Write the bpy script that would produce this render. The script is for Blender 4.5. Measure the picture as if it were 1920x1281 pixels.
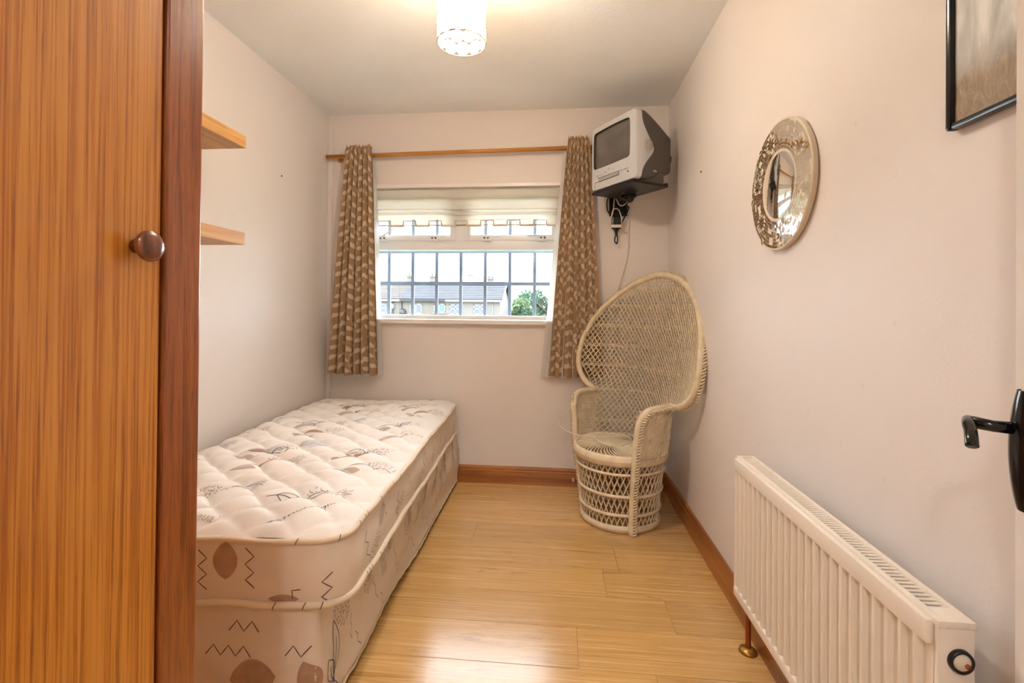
import bpy, bmesh, math, random
import numpy as np
from mathutils import Vector, Matrix

for o in list(bpy.data.objects):
    bpy.data.objects.remove(o)
scene = bpy.context.scene
COL = scene.collection
random.seed(7)
PI = math.pi

# ------------------------------------------------------------------ camera
FPX = 890.0
YAW, PITCH, ROLL, CH = 0.0930, 0.00616, 0.00921, 1.1313
cam_d = bpy.data.cameras.new('camera')
cam = bpy.data.objects.new('camera', cam_d)
COL.objects.link(cam)
cam_d.sensor_width = 36.0
cam_d.sensor_fit = 'HORIZONTAL'
cam_d.lens = 36.0 * FPX / 1920.0
cam_d.shift_y = -70.15 / 1920.0
cam_d.clip_start = 0.01
cam_d.clip_end = 500
_f = Vector((-math.sin(YAW) * math.cos(PITCH), math.cos(YAW) * math.cos(PITCH), math.sin(PITCH)))
_r = Vector((math.cos(YAW), math.sin(YAW), 0))
_u = _r.cross(_f)
_rr = _r * math.cos(ROLL) + _u * math.sin(ROLL)
_uu = -_r * math.sin(ROLL) + _u * math.cos(ROLL)
mw = Matrix((( _rr.x, _uu.x, -_f.x, 0), (_rr.y, _uu.y, -_f.y, 0), (_rr.z, _uu.z, -_f.z, CH), (0, 0, 0, 1)))
cam.matrix_world = mw
scene.camera = cam

# ------------------------------------------------------------------ world: even overcast sky
SKY = 7.6
world = bpy.data.worlds.new('overcast_sky')
scene.world = world
world.use_nodes = True
bg = world.node_tree.nodes['Background']
bg.inputs[0].default_value = (0.86, 0.93, 1.0, 1)
bg.inputs[1].default_value = SKY

# strengths of the pendant bulb and the added fill lamp (both built further down)
BULB = 520.0
FILL_STRENGTH = 1500.0

vs = scene.view_settings
vs.view_transform = 'Standard'
vs.look = 'None'
vs.exposure = 1.05
vs.gamma = 1.0
vs.use_curve_mapping = False

# ------------------------------------------------------------------ room dimensions
XL, XR, YB, H = -1.521, 0.691, 3.038, 2.40
YF = -1.6            # far end of the landing behind the doorway
BH = 0.111           # skirting height

# ------------------------------------------------------------------ helpers
def lin(c):
    return tuple(((x / 255.0) / 12.92 if x / 255.0 <= 0.04045 else ((x / 255.0 + 0.055) / 1.055) ** 2.4) for x in c) + (1.0,)


class NT:
    """small node-tree writer"""
    def __init__(s, name):
        s.mat = bpy.data.materials.new(name)
        s.mat.use_nodes = True
        s.t = s.mat.node_tree
        s.t.nodes.clear()
        s.out = s.t.nodes.new('ShaderNodeOutputMaterial')

    def n(s, typ, ins=None, **props):
        nd = s.t.nodes.new(typ)
        for k, v in props.items():
            setattr(nd, k, v)
        for k, v in (ins or {}).items():
            sock = nd.inputs[k]
            if isinstance(v, bpy.types.NodeSocket):
                s.t.links.new(v, sock)
            else:
                sock.default_value = v
        return nd

    def ramp(s, fac, stops, interp='LINEAR'):
        nd = s.n('ShaderNodeValToRGB', {0: fac})
        cr = nd.color_ramp
        cr.interpolation = interp
        while len(cr.elements) < len(stops):
            cr.elements.new(0.5)
        for e, (p, c) in zip(cr.elements, stops):
            e.position = p
            e.color = c
        return nd.outputs[0]

    def mix(s, fac, a, b, mode='MIX'):
        nd = s.n('ShaderNodeMix', data_type='RGBA', blend_type=mode)
        for k, v in ((0, fac), (6, a), (7, b)):
            if isinstance(v, bpy.types.NodeSocket):
                s.t.links.new(v, nd.inputs[k])
            else:
                nd.inputs[k].default_value = v
        return nd.outputs[2]

    def math(s, op, a, b=0.0):
        nd = s.n('ShaderNodeMath', {0: a, 1: b}, operation=op)
        return nd.outputs[0]

    def coords(s, scale=(1, 1, 1), loc=(0, 0, 0), kind='Object', rnd=False):
        tc = s.n('ShaderNodeTexCoord')
        v = tc.outputs[kind]
        if rnd:
            oi = s.n('ShaderNodeObjectInfo')
            sc = s.math('MULTIPLY', oi.outputs['Random'], 61.0)
            cb = s.n('ShaderNodeCombineXYZ', {0: sc, 1: sc, 2: sc})
            v = s.n('ShaderNodeVectorMath', {0: v, 1: cb.outputs[0]}, operation='ADD').outputs[0]
        return s.n('ShaderNodeMapping', {0: v, 1: loc, 3: scale}).outputs[0]

    def noise(s, vec, scale=5, detail=4, rough=0.5, dist=0.0):
        return s.n('ShaderNodeTexNoise', {'Vector': vec, 'Scale': scale, 'Detail': detail, 'Roughness': rough, 'Distortion': dist}).outputs[0]

    def bump(s, h, strength=0.2, distance=0.01):
        return s.n('ShaderNodeBump', {'Height': h, 'Strength': strength, 'Distance': distance}).outputs[0]

    def principled(s, color, rough=0.5, normal=None, **kw):
        b = s.n('ShaderNodeBsdfPrincipled')
        def put(k, v):
            if isinstance(v, bpy.types.NodeSocket):
                s.t.links.new(v, b.inputs[k])
            else:
                b.inputs[k].default_value = v
        put('Base Color', color)
        put('Roughness', rough)
        if normal is not None:
            put('Normal', normal)
        for k, v in kw.items():
            put(k, v)
        return b.outputs[0]

    def done(s, sh):
        s.t.links.new(sh, s.out.inputs[0])
        return s.mat


def paint(name, c, rough=0.5, var=0.05, scale=6.0, bump=0.0, bscale=200, **kw):
    """plain finish with a faint procedural unevenness"""
    n = NT(name)
    v = n.coords()
    f = n.noise(v, scale, 5)
    c1 = lin(c)
    lo = tuple(x * (1 - var) for x in c1[:3]) + (1,)
    hi = tuple(min(1, x * (1 + var)) for x in c1[:3]) + (1,)
    col = n.ramp(f, [(0.3, lo), (0.7, hi)])
    nm = None
    if bump:
        nm = n.bump(n.noise(v, bscale, 3), bump, 0.004)
    return n.done(n.principled(col, rough, nm, **kw))


def wood(name, dark, mid, light, grain='Z', cross=60, along=2.0, rough=0.35, contrast=(0.35, 0.5, 0.65), pores=0.0, coat=0.0, rnd=False, bump=0.15):
    n = NT(name)
    sc = [cross, cross, cross]
    sc['XYZ'.index(grain)] = along
    v = n.coords(tuple(sc), rnd=rnd)
    f = n.noise(v, 1.0, 5, 0.55, 0.6)
    col = n.ramp(f, [(contrast[0], lin(dark)), (contrast[1], lin(mid)), (contrast[2], lin(light))])
    if pores:
        sc2 = [cross * 5, cross * 5, cross * 5]
        sc2['XYZ'.index(grain)] = along * 6
        f2 = n.noise(n.coords(tuple(sc2), rnd=rnd), 1.0, 2, 0.5)
        msk = n.ramp(f2, [(0.36, (1, 1, 1, 1)), (0.44, (0, 0, 0, 1))])
        col = n.mix(n.math('MULTIPLY', msk, pores), col, lin(tuple(x * 0.6 for x in dark)))
    nm = n.bump(f, bump, 0.002)
    kw = {'Coat Weight': coat, 'Coat Roughness': 0.2} if coat else {}
    return n.done(n.principled(col, rough, nm, **kw))


class MB:
    """mesh collector: verts, faces, material index"""
    def __init__(s):
        s.v = []
        s.f = []
        s.m = []

    def add(s, vs_, fs, m=0):
        k = len(s.v)
        s.v.extend([tuple(map(float, p)) for p in vs_])
        for q in fs:
            s.f.append(tuple(i + k for i in q))
            s.m.append(m)

    def box(s, x0, x1, y0, y1, z0, z1, m=0, ch=0.0):
        if ch <= 0:
            s.add([(x0, y0, z0), (x1, y0, z0), (x1, y1, z0), (x0, y1, z0), (x0, y0, z1), (x1, y0, z1), (x1, y1, z1), (x0, y1, z1)],
                  [(0, 3, 2, 1), (4, 5, 6, 7), (0, 1, 5, 4), (1, 2, 6, 5), (2, 3, 7, 6), (3, 0, 4, 7)], m)
        else:
            bm = bmesh.new()
            bmesh.ops.create_cube(bm, size=1.0)
            for vv in bm.verts:
                vv.co = Vector(((x0 + x1) / 2 + vv.co.x * (x1 - x0), (y0 + y1) / 2 + vv.co.y * (y1 - y0), (z0 + z1) / 2 + vv.co.z * (z1 - z0)))
            bmesh.ops.bevel(bm, geom=bm.edges[:], offset=ch, segments=2, affect='EDGES', profile=0.6)
            bm.verts.index_update()
            s.add([vv.co[:] for vv in bm.verts], [[q.index for q in fc.verts] for fc in bm.faces], m)
            bm.free()
        return s

    def grid(s, pts, m=0, closed_u=False, flip=False):
        """pts[i][j] -> quads"""
        nu, nv = len(pts), len(pts[0])
        k = len(s.v)
        for row in pts:
            s.v.extend([tuple(map(float, p)) for p in row])
        iu = nu if closed_u else nu - 1
        for i in range(iu):
            a = k + i * nv
            b = k + ((i + 1) % nu) * nv
            for j in range(nv - 1):
                q = (a + j, b + j, b + j + 1, a + j + 1)
                s.f.append(q[::-1] if flip else q)
                s.m.append(m)
        return s

    def tube(s, pts, r, sides=6, closed=False, m=0, cap=True):
        P = np.array([tuple(p) for p in pts], float)
        n = len(P)
        T = np.zeros_like(P)
        if closed:
            T = np.roll(P, -1, 0) - np.roll(P, 1, 0)
        else:
            T[1:-1] = P[2:] - P[:-2]
            T[0] = P[1] - P[0]
            T[-1] = P[-1] - P[-2]
        T /= (np.linalg.norm(T, axis=1, keepdims=True) + 1e-12)
        ref = np.array([0, 0, 1.0]) if abs(T[0][2]) < 0.9 else np.array([1.0, 0, 0])
        N = np.cross(T[0], ref)
        N /= np.linalg.norm(N)
        k = len(s.v)
        ang = np.arange(sides) * 2 * PI / sides
        for i in range(n):
            N = N - T[i] * (N @ T[i])
            N /= (np.linalg.norm(N) + 1e-12)
            B = np.cross(T[i], N)
            rr = r[i] if hasattr(r, '__len__') else r
            ring = P[i] + rr * (np.cos(ang)[:, None] * N + np.sin(ang)[:, None] * B)
            s.v.extend(map(tuple, ring))
        seg = n if closed else n - 1
        for i in range(seg):
            a = k + i * sides
            b = k + ((i + 1) % n) * sides
            for j in range(sides):
                j2 = (j + 1) % sides
                s.f.append((a + j, a + j2, b + j2, b + j))
                s.m.append(m)
        if cap and not closed:
            s.f.append(tuple(k + j for j in range(sides))[::-1])
            s.m.append(m)
            s.f.append(tuple(k + (n - 1) * sides + j for j in range(sides)))
            s.m.append(m)
        return s

    def lathe(s, prof, seg=24, m=0, mtx=None):
        """prof: (r, z) pairs around the z axis"""
        pts = []
        for a in range(seg):
            t = 2 * PI * a / seg
            row = [Vector((r * math.cos(t), r * math.sin(t), z)) for r, z in prof]
            if mtx is not None:
                row = [mtx @ p for p in row]
            pts.append(row)
        return s.grid(pts, m, closed_u=True)

    def prism(s, poly, ax, a0, a1, m=0):
        """poly: 2D points, extruded along axis ax ('X','Y','Z')"""
        def mk(p, a):
            return {'X': (a, p[0], p[1]), 'Y': (p[0], a, p[1]), 'Z': (p[0], p[1], a)}[ax]
        n = len(poly)
        vv = [mk(p, a0) for p in poly] + [mk(p, a1) for p in poly]
        ff = [tuple(range(n))[::-1], tuple(range(n, 2 * n))] + [(i, (i + 1) % n, n + (i + 1) % n, n + i) for i in range(n)]
        s.add(vv, ff, m)
        return s

    def build(s, name, mats, parent=None, smooth=False, loc=None, fix=True, auto=None):
        me = bpy.data.meshes.new(name)
        me.from_pydata(s.v, [], s.f)
        if not isinstance(mats, (list, tuple)):
            mats = [mats]
        for mt in mats:
            me.materials.append(mt)
        me.polygons.foreach_set('material_index', s.m)
        if smooth:
            me.polygons.foreach_set('use_smooth', [True] * len(s.f))
        me.update()
        if fix:
            bm = bmesh.new()
            bm.from_mesh(me)
            bmesh.ops.recalc_face_normals(bm, faces=bm.faces[:])
            bm.to_mesh(me)
            bm.free()
        if auto is not None:
            me.polygons.foreach_set('use_smooth', [True] * len(me.polygons))
            me.set_sharp_from_angle(angle=auto)
        o = bpy.data.objects.new(name, me)
        COL.objects.link(o)
        if parent is not None:
            o.parent = parent
        if loc is not None:
            o.location = loc
        return o


def thing(name, label, cat, loc=(0, 0, 0), rotz=0.0, group=None):
    o = bpy.data.objects.new(name, None)
    o.empty_display_size = 0.05
    COL.objects.link(o)
    o.location = loc
    o.rotation_euler = (0, 0, rotz)
    return tag(o, label, cat, group)


def tag(o, label, cat, group=None):
    o['label'] = label
    o['category'] = cat
    if group:
        o['group'] = group
    return o


def struct(o, label=None):
    o['kind'] = 'structure'
    if label:
        o['label'] = label
    return o


def empty_struct(name, label=None, loc=(0, 0, 0)):
    o = bpy.data.objects.new(name, None)
    COL.objects.link(o)
    o.location = loc
    return struct(o, label)


def stuff(o):
    o['kind'] = 'stuff'
    return o


def catmull(pts, n=8, closed=False):
    P = [np.array(p, float) for p in pts]
    out = []
    m = len(P)
    rng = m if closed else m - 1
    for i in range(rng):
        p0 = P[(i - 1) % m] if (closed or i > 0) else 2 * P[0] - P[1]
        p1 = P[i % m]
        p2 = P[(i + 1) % m]
        p3 = P[(i + 2) % m] if (closed or i + 2 < m) else 2 * P[-1] - P[-2]
        for k in range(n):
            t = k / n
            out.append(0.5 * ((2 * p1) + (-p0 + p2) * t + (2 * p0 - 5 * p1 + 4 * p2 - p3) * t * t + (-p0 + 3 * p1 - 3 * p2 + p3) * t ** 3))
    if not closed:
        out.append(P[-1])
    return out


# ------------------------------------------------------------------ materials
M = {}
def wall_paint(name, c):
    n = NT(name)
    v = n.coords()
    big = n.noise(v, 1.3, 4, 0.5)
    col = n.ramp(big, [(0.3, tuple(x * 0.965 for x in lin(c)[:3]) + (1,)), (0.7, lin(c))])
    spot = n.noise(v, 38, 2, 0.4)
    sm = n.ramp(spot, [(0.74, (0, 0, 0, 1)), (0.79, (1, 1, 1, 1))])
    col = n.mix(n.math('MULTIPLY', sm, 0.10), col, lin((150, 128, 112)))
    nm = n.bump(n.noise(v, 130, 4), 0.10, 0.003)
    return n.done(n.principled(col, 0.55, nm))
M['wall'] = wall_paint('warm_cream_wall_paint', (234, 225, 219))
def ceiling_mat():
    n = NT('white_stippled_ceiling')
    v = n.coords()
    nm = n.bump(n.noise(v, 90, 5, 0.7), 0.35, 0.004)
    col = n.ramp(n.noise(v, 2, 3), [(0.3, lin((240, 240, 238))), (0.7, lin((246, 246, 244)))])
    return n.done(n.principled(col, 0.9, nm))
M['ceiling'] = ceiling_mat()
M['skirting'] = wood('varnished_skirting_wood', (132, 76, 30), (160, 98, 42), (178, 114, 54), 'X', 26, 1.4, 0.35, coat=0.3)
M['skirting_y'] = wood('varnished_skirting_wood_side', (132, 76, 30), (160, 98, 42), (178, 114, 54), 'Y', 26, 1.4, 0.35, coat=0.3)

def plank_mat():
    n = NT('pine_laminate_board')
    v = n.coords((0.55, 9.0, 1.0), rnd=True)
    big = n.noise(v, 1.6, 4, 0.5, 0.9)
    # cathedral rings: banded noise along the board
    rings = n.math('FRACT', n.math('MULTIPLY', big, 9.0))
    rmask = n.ramp(rings, [(0.0, (0, 0, 0, 1)), (0.80, (0.12, 0.12, 0.12, 1)), (0.93, (1, 1, 1, 1)), (1.0, (0.15, 0.15, 0.15, 1))])
    fine = n.noise(n.coords((2.0, 130.0, 1.0), rnd=True), 1.0, 3, 0.6, 0.3)
    col = n.ramp(fine, [(0.25, lin((204, 154, 86))), (0.5, lin((220, 174, 106))), (0.75, lin((232, 190, 126)))])
    gate = n.ramp(n.noise(n.coords((0.8, 5.0, 1), (3.1, 1.7, 0), rnd=True), 1.3, 2), [(0.45, (0.15, 0.15, 0.15, 1)), (0.62, (1, 1, 1, 1))])
    k = n.math('MULTIPLY', n.math('MULTIPLY', rmask, gate), 0.6)
    col = n.mix(k, col, lin((150, 98, 46)))
    oi = n.n('ShaderNodeObjectInfo')
    tone = n.math('ADD', n.math('MULTIPLY', oi.outputs['Random'], 0.20), 0.84)
    col = n.mix(1.0, col, n.n('ShaderNodeCombineXYZ', {0: tone, 1: tone, 2: tone}).outputs[0], 'MULTIPLY')
    # small knots
    vo = n.n('ShaderNodeTexVoronoi', {'Vector': n.coords((1.6, 7.0, 1.0), rnd=True), 'Scale': 1.5}, feature='F1')
    kn = n.ramp(vo.outputs['Distance'], [(0.0, (1, 1, 1, 1)), (0.05, (0.4, 0.4, 0.4, 1)), (0.085, (0, 0, 0, 1))])
    col = n.mix(n.math('MULTIPLY', kn, 0.5), col, lin((140, 86, 40)))
    rg = n.ramp(fine, [(0.2, (0.24, 0.24, 0.24, 1)), (0.8, (0.29, 0.29, 0.29, 1))])
    return n.done(n.principled(col, rg, None, **{'Coat Weight': 1.0, 'Coat Roughness': 0.2}))
M['plank'] = plank_mat()
M['slab'] = paint('floor_underlay', (120, 100, 80), 0.9)

def oak_mat():
    n = NT('varnished_oak_veneer')
    v = n.coords((1.0, 190.0, 2.4))
    f1 = n.noise(v, 1.0, 2, 0.5, 0.7)
    f2 = n.noise(n.coords((1.0, 52.0, 1.0)), 1.0, 2, 0.5, 0.5)
    f = n.math('ADD', n.math('MULTIPLY', f1, 0.80), n.math('MULTIPLY', f2, 0.20))
    base = n.ramp(f, [(0.34, lin((162, 94, 28))), (0.44, lin((188, 116, 40))), (0.53, lin((206, 138, 54))), (0.66, lin((214, 148, 66)))])
    dash = n.noise(n.coords((1.0, 420.0, 14.0)), 1.0, 3, 0.6)
    dm = n.ramp(dash, [(0.36, (1, 1, 1, 1)), (0.46, (0, 0, 0, 1))])
    gate = n.ramp(f, [(0.40, (1, 1, 1, 1)), (0.58, (0.1, 0.1, 0.1, 1))])
    col = n.mix(n.math('MULTIPLY', n.math('MULTIPLY', dm, gate), 0.6), base, lin((122, 66, 20)))
    tone = n.noise(n.coords((3, 3, 0.7)), 1.0, 3)
    col = n.mix(n.math('MULTIPLY', tone, 0.25), col, lin((196, 116, 30)))
    nm = n.bump(f, 0.12, 0.002)
    return n.done(n.principled(col, 0.33, nm, **{'Coat Weight': 0.35, 'Coat Roughness': 0.16}))
M['oak'] = oak_mat()
M['stile'] = wood('red_brown_hardwood', (120, 58, 18), (148, 78, 30), (164, 92, 40), 'Z', 90, 3.0, 0.3, pores=0.5, coat=0.5)
M['knob'] = wood('turned_brown_knob_wood', (84, 40, 18), (118, 60, 28), (140, 76, 38), 'Z', 40, 6.0, 0.25, coat=0.6)
M['shelf'] = wood('light_oak_shelf_foil', (176, 124, 66), (196, 146, 86), (208, 162, 102), 'Y', 45, 1.8, 0.45)
M['dark_gap'] = paint('dark_gap', (40, 22, 10), 0.8)
M['white_upvc'] = paint('white_upvc', (236, 236, 236), 0.32, 0.02)
M['white_gloss'] = paint('white_gloss_paint', (240, 234, 228), 0.3, 0.02)
M['door_white'] = paint('white_door_paint', (234, 224, 216), 0.4, 0.02)
M['radiator'] = paint('cream_radiator_enamel', (238, 226, 210), 0.35, 0.02)
M['rad_grille_shade'] = paint('painted_grille_shade', (64, 48, 32), 0.8)
M['black_plastic'] = paint('black_plastic', (16, 14, 14), 0.3, 0.1)
M['black_metal'] = paint('black_metal', (22, 20, 20), 0.4, 0.1, **{'Metallic': 0.3})
M['black_gloss'] = paint('black_gloss_lacquer', (10, 9, 10), 0.15, 0.1)
M['tv_silver'] = paint('silver_plastic', (208, 208, 210), 0.36, 0.02, **{'Metallic': 0.25})
M['tv_dark'] = paint('dark_grey_plastic', (82, 74, 68), 0.5, 0.04, bump=0.1, bscale=700)
M['tv_speaker'] = paint('speaker_mesh_grey', (164, 158, 154), 0.6, 0.03)
M['cable_black'] = paint('black_cable_rubber', (18, 17, 17), 0.5)
M['cable_white'] = paint('white_cable_sheath', (226, 214, 198), 0.5)
M['brass'] = paint('old_brass', (178, 138, 70), 0.35, 0.1, **{'Metallic': 0.9})
M['copper'] = paint('painted_copper_pipe', (150, 74, 34), 0.4, 0.1, **{'Metallic': 0.5})
M['pole_wood'] = wood('honey_pine_pole', (166, 108, 40), (190, 130, 56), (204, 146, 72), 'X', 80, 3, 0.4)
M['steel'] = paint('galvanised_steel_bar', (92, 105, 120), 0.5, 0.08)
M['cane'] = paint('cream_painted_cane', (226, 208, 176), 0.5, 0.10, 25)
M['cane_dark'] = paint('cane_inner_mat', (176, 150, 112), 0.7, 0.1, 25)
M['plaster'] = paint('cream_plaster_mount', (222, 208, 186), 0.6, 0.05, 40)

def mirror_mat(name, rough=0.02, tint=(236, 236, 232)):
    n = NT(name)
    f = n.noise(n.coords(), 30, 2)
    rg = n.ramp(f, [(0.3, (rough,) * 3 + (1,)), (0.7, (rough * 1.5,) * 3 + (1,))])
    return n.done(n.principled(lin(tint), rg, None, Metallic=1.0))
M['mirror'] = mirror_mat('mirror_glass')
M['mirror_tile'] = mirror_mat('mirror_mosaic_glass', 0.05, (226, 224, 216))

def glass_mat(name, gloss=0.06, tint=(1, 1, 1, 1)):
    n = NT(name)
    tr = n.n('ShaderNodeBsdfTransparent', {0: tint}).outputs[0]
    gl = n.n('ShaderNodeBsdfGlossy', {0: (1, 1, 1, 1), 1: 0.02}).outputs[0]
    fr = n.n('ShaderNodeFresnel', {0: 1.45}).outputs[0]
    fac = n.math('MULTIPLY', fr, 0.8)
    return n.done(n.n('ShaderNodeMixShader', {0: fac, 1: tr, 2: gl}).outputs[0])
M['glass'] = glass_mat('window_glass')

def cloth(name, c, trans=0.3, weave=900, rough=0.9, var=0.06, tcol=None, vscale=8):
    n = NT(name)
    v = n.coords()
    f = n.noise(v, vscale, 4)
    col = n.ramp(f, [(0.3, tuple(x * (1 - var) for x in lin(c)[:3]) + (1,)), (0.7, lin(c))])
    nm = n.bump(n.noise(v, weave, 2), 0.25, 0.001)
    d = n.principled(col, rough, nm, **{'Sheen Weight': 0.15})
    if trans <= 0:
        return n.done(d)
    t = n.n('ShaderNodeBsdfTranslucent', {0: lin(tcol) if tcol else col}).outputs[0]
    return n.done(n.n('ShaderNodeMixShader', {0: trans, 1: d, 2: t}).outputs[0])
M['curtain'] = cloth('tan_curtain_cotton', (176, 142, 104), 0.12)
M['leaf_print'] = cloth('cream_leaf_print', (226, 206, 180), 0.12)
M['lining'] = cloth('white_curtain_lining', (240, 236, 232), 0.4)
M['blind'] = cloth('off_white_blind_fabric', (228, 222, 208), 0.26)
M['braid'] = cloth('cream_braid', (226, 214, 186), 0.1)

def ticking(name, c, stain):
    n = NT(name)
    v = n.coords()
    col = n.ramp(n.noise(v, 6, 5), [(0.3, tuple(x * 0.93 for x in lin(c)[:3]) + (1,)), (0.7, lin(c))])
    st = n.ramp(n.noise(v, 3.2, 6, 0.6, 0.5), [(0.55, (0, 0, 0, 1)), (0.75, (1, 1, 1, 1))])
    col = n.mix(n.math('MULTIPLY', st, 0.35), col, lin(stain))
    sp = n.ramp(n.noise(v, 210, 2), [(0.70, (0, 0, 0, 1)), (0.76, (1, 1, 1, 1))])
    col = n.mix(n.math('MULTIPLY', sp, 0.25), col, lin((120, 84, 50)))
    nm = n.bump(n.noise(v, 320, 4), 0.22, 0.0015)
    return n.done(n.principled(col, 0.8, nm, **{'Sheen Weight': 0.1}))
M['tick_top'] = ticking('cream_quilted_ticking', (241, 234, 226), (224, 200, 174))
M['tick_side'] = ticking('stained_side_ticking', (230, 214, 196), (192, 154, 114))
M['tick_pipe'] = ticking('cream_piping', (230, 212, 186), (196, 160, 116))
M['pr_brown'] = cloth('brown_leaf_print', (184, 148, 120), 0, var=0.2, vscale=40)
M['pr_taupe'] = cloth('taupe_leaf_print', (200, 180, 166), 0, var=0.15, vscale=40)
M['pr_blue'] = cloth('slate_line_print', (92, 96, 112), 0, var=0.15)
M['pr_dark'] = cloth('dark_brown_line_print', (104, 74, 56), 0, var=0.15)
M['pr_grey'] = cloth('pale_blue_leaf_print', (222, 220, 220), 0, var=0.1, vscale=40)
BED_MATS = [M['tick_top'], M['pr_brown'], M['pr_taupe'], M['pr_blue'], M['pr_dark'], M['pr_grey']]
SIDE_MATS = [M['tick_side'], M['pr_brown'], M['pr_taupe'], M['pr_blue'], M['pr_dark'], M['pr_grey']]

# ------------------------------------------------------------------ room shell
fl = MB().box(XL - 0.1, XR + 0.1, YF - 0.1, YB + 0.28, -0.12, -0.012)
floor = struct(fl.build('floor', M['slab']))
# laminate boards, each one its own object under the floor
plank_cache = {}
PW = 0.1925
row = 0
y = 1.507 - PW * 17
rp = random.Random(3)
while y < YB:
    y0, y1 = max(y, YF), min(y + PW, YB)
    if y1 - y0 > 0.01:
        x = XL - rp.uniform(0.1, 1.1)
        while x < XR:
            x1 = x + 1.285
            a, b = max(x, XL), min(x1, XR)
            if b - a > 0.02:
                wd, ln = round(y1 - y0, 3), round(b - a, 3)
                key = (wd, ln)
                if key not in plank_cache:
                    mb = MB().box(-ln / 2 + 0.0004, ln / 2 - 0.0004, -wd / 2 + 0.0004, wd / 2 - 0.0004, -0.012, 0.0, ch=0.0007)
                    o = mb.build('plank', M['plank'], floor)
                    plank_cache[key] = o
                else:
                    o = plank_cache[key].copy()
                    COL.objects.link(o)
                    o.parent = floor
                o.location = ((a + b) / 2, (y0 + y1) / 2, 0)
            x = x1
    y += PW
    row += 1

struct(MB().box(XL - 0.1, XR + 0.1, YF - 0.1, YB + 0.28, H, H + 0.12).build('ceiling', M['ceiling']))
struct(MB().box(XL - 0.12, XL, YF - 0.1, YB + 0.28, -0.012, H).build('wall_left', M['wall']))
struct(MB().box(XR, XR + 0.12, YF - 0.1, YB + 0.28, -0.012, H).build('wall_right', M['wall']))
struct(MB().box(XL, XR, YF - 0.1, YF, -0.012, H).build('wall_landing', M['wall']))
# back wall with the window opening
OX0, OX1, OZ0, OZ1 = -1.335, 0.055, 1.02, 1.925
WT = 0.20
wb = MB()
xs = [XL, OX0, OX1, XR]
zs = [-0.012, OZ0, OZ1, H]
def holed_wall(mb, xs, zs, y0, y1):
    for i in range(3):
        for j in range(3):
            if i == 1 and j == 1:
                continue
            if xs[i + 1] - xs[i] < 1e-6 or zs[j + 1] - zs[j] < 1e-6:
                continue
            for yy in (y0, y1):
                mb.add([(xs[i], yy, zs[j]), (xs[i + 1], yy, zs[j]), (xs[i + 1], yy, zs[j + 1]), (xs[i], yy, zs[j + 1])], [(0, 1, 2, 3)])
    a, b, c, d = xs[1], xs[2], zs[1], zs[2]
    for p, q in (((a, c), (b, c)), ((b, c), (b, d)), ((b, d), (a, d)), ((a, d), (a, c))):
        mb.add([(p[0], y0, p[1]), (q[0], y0, q[1]), (q[0], y1, q[1]), (p[0], y1, p[1])], [(0, 1, 2, 3)])
    return mb
struct(holed_wall(wb, xs, zs, YB, YB + WT).build('wall_back', M['wall'], fix=False))
# front wall with the doorway the picture is taken from
DX0, DX1, DZ = -0.50, 0.300, 2.02
wf = MB()
wf.box(XL, DX0, -0.14, -0.02, -0.012, H).box(DX1, XR, -0.14, -0.02, -0.012, H).box(DX0, DX1, -0.14, -0.02, DZ, H)
struct(wf.build('wall_front', M['wall']))
dt = MB()
dt.box(DX0 - 0.005, DX0 + 0.012, -0.15, -0.012, 0, DZ).box(DX1 - 0.012, DX1 + 0.005, -0.15, -0.012, 0, DZ).box(DX0, DX1, -0.15, -0.012, DZ - 0.012, DZ + 0.005)
struct(dt.build('trim_2', M['white_gloss']))

# skirting boards: moulded profile
def skirting(name, axis, at, a0, a1, sgn, mat):
    prof = [(0, 0), (0.018, 0), (0.018, 0.078), (0.0165, 0.084), (0.0135, 0.087), (0.0135, 0.091), (0.0155, 0.094), (0.0155, 0.101), (0.013, 0.107), (0.008, BH), (0, BH)]
    mb = MB()
    if axis == 'X':
        mb.prism([(at + sgn * d, z) for d, z in prof], 'X', a0, a1)
    else:
        mb.prism([(at + sgn * d, z) for d, z in prof], 'Y', a0, a1)
    return struct(mb.build(name, mat, auto=0.5))
skirting('baseboard_back', 'X', YB, XL, XR - 0.0, -1, M['skirting'])
skirting('baseboard_right', 'Y', XR, -0.02, YB - 0.018, -1, M['skirting_y'])
skirting('baseboard_left', 'Y', XL, 0.79, YB - 0.018, 1, M['skirting_y'])
# slim boxed pipe running up the left back corner
tr = MB().box(XL, XL + 0.03, YB - 0.014, YB, BH, H, ch=0.003)
struct(tr.build('trim_1', M['wall']))

# ------------------------------------------------------------------ window
win = empty_struct('window_1', 'white window with two top-hung casements above one wide pane')
WY0, WY1 = YB + 0.105, YB + 0.165
fm = MB()
fm.box(OX0, OX0 + 0.055, WY0, WY1, 1.045, OZ1, ch=0.004)
fm.box(OX1 - 0.055, OX1, WY0, WY1, 1.045, OZ1, ch=0.004)
fm.box(OX0 + 0.05, OX1 - 0.05, WY0, WY1, 1.87, OZ1, ch=0.004)
fm.box(OX0 + 0.05, OX1 - 0.05, WY0, WY1, 1.035, 1.072, ch=0.004)
fm.build('frame', M['white_upvc'], win, auto=0.6)
MB().box(OX0 + 0.05, OX1 - 0.05, WY0 - 0.004, WY1, 1.512, 1.578, ch=0.005).build('transom', M['white_upvc'], win, auto=0.6)
MB().box(-0.677, -0.612, WY0 - 0.002, WY1, 1.575, 1.88, ch=0.005).build('mullion', M['white_upvc'], win, auto=0.6)
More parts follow.
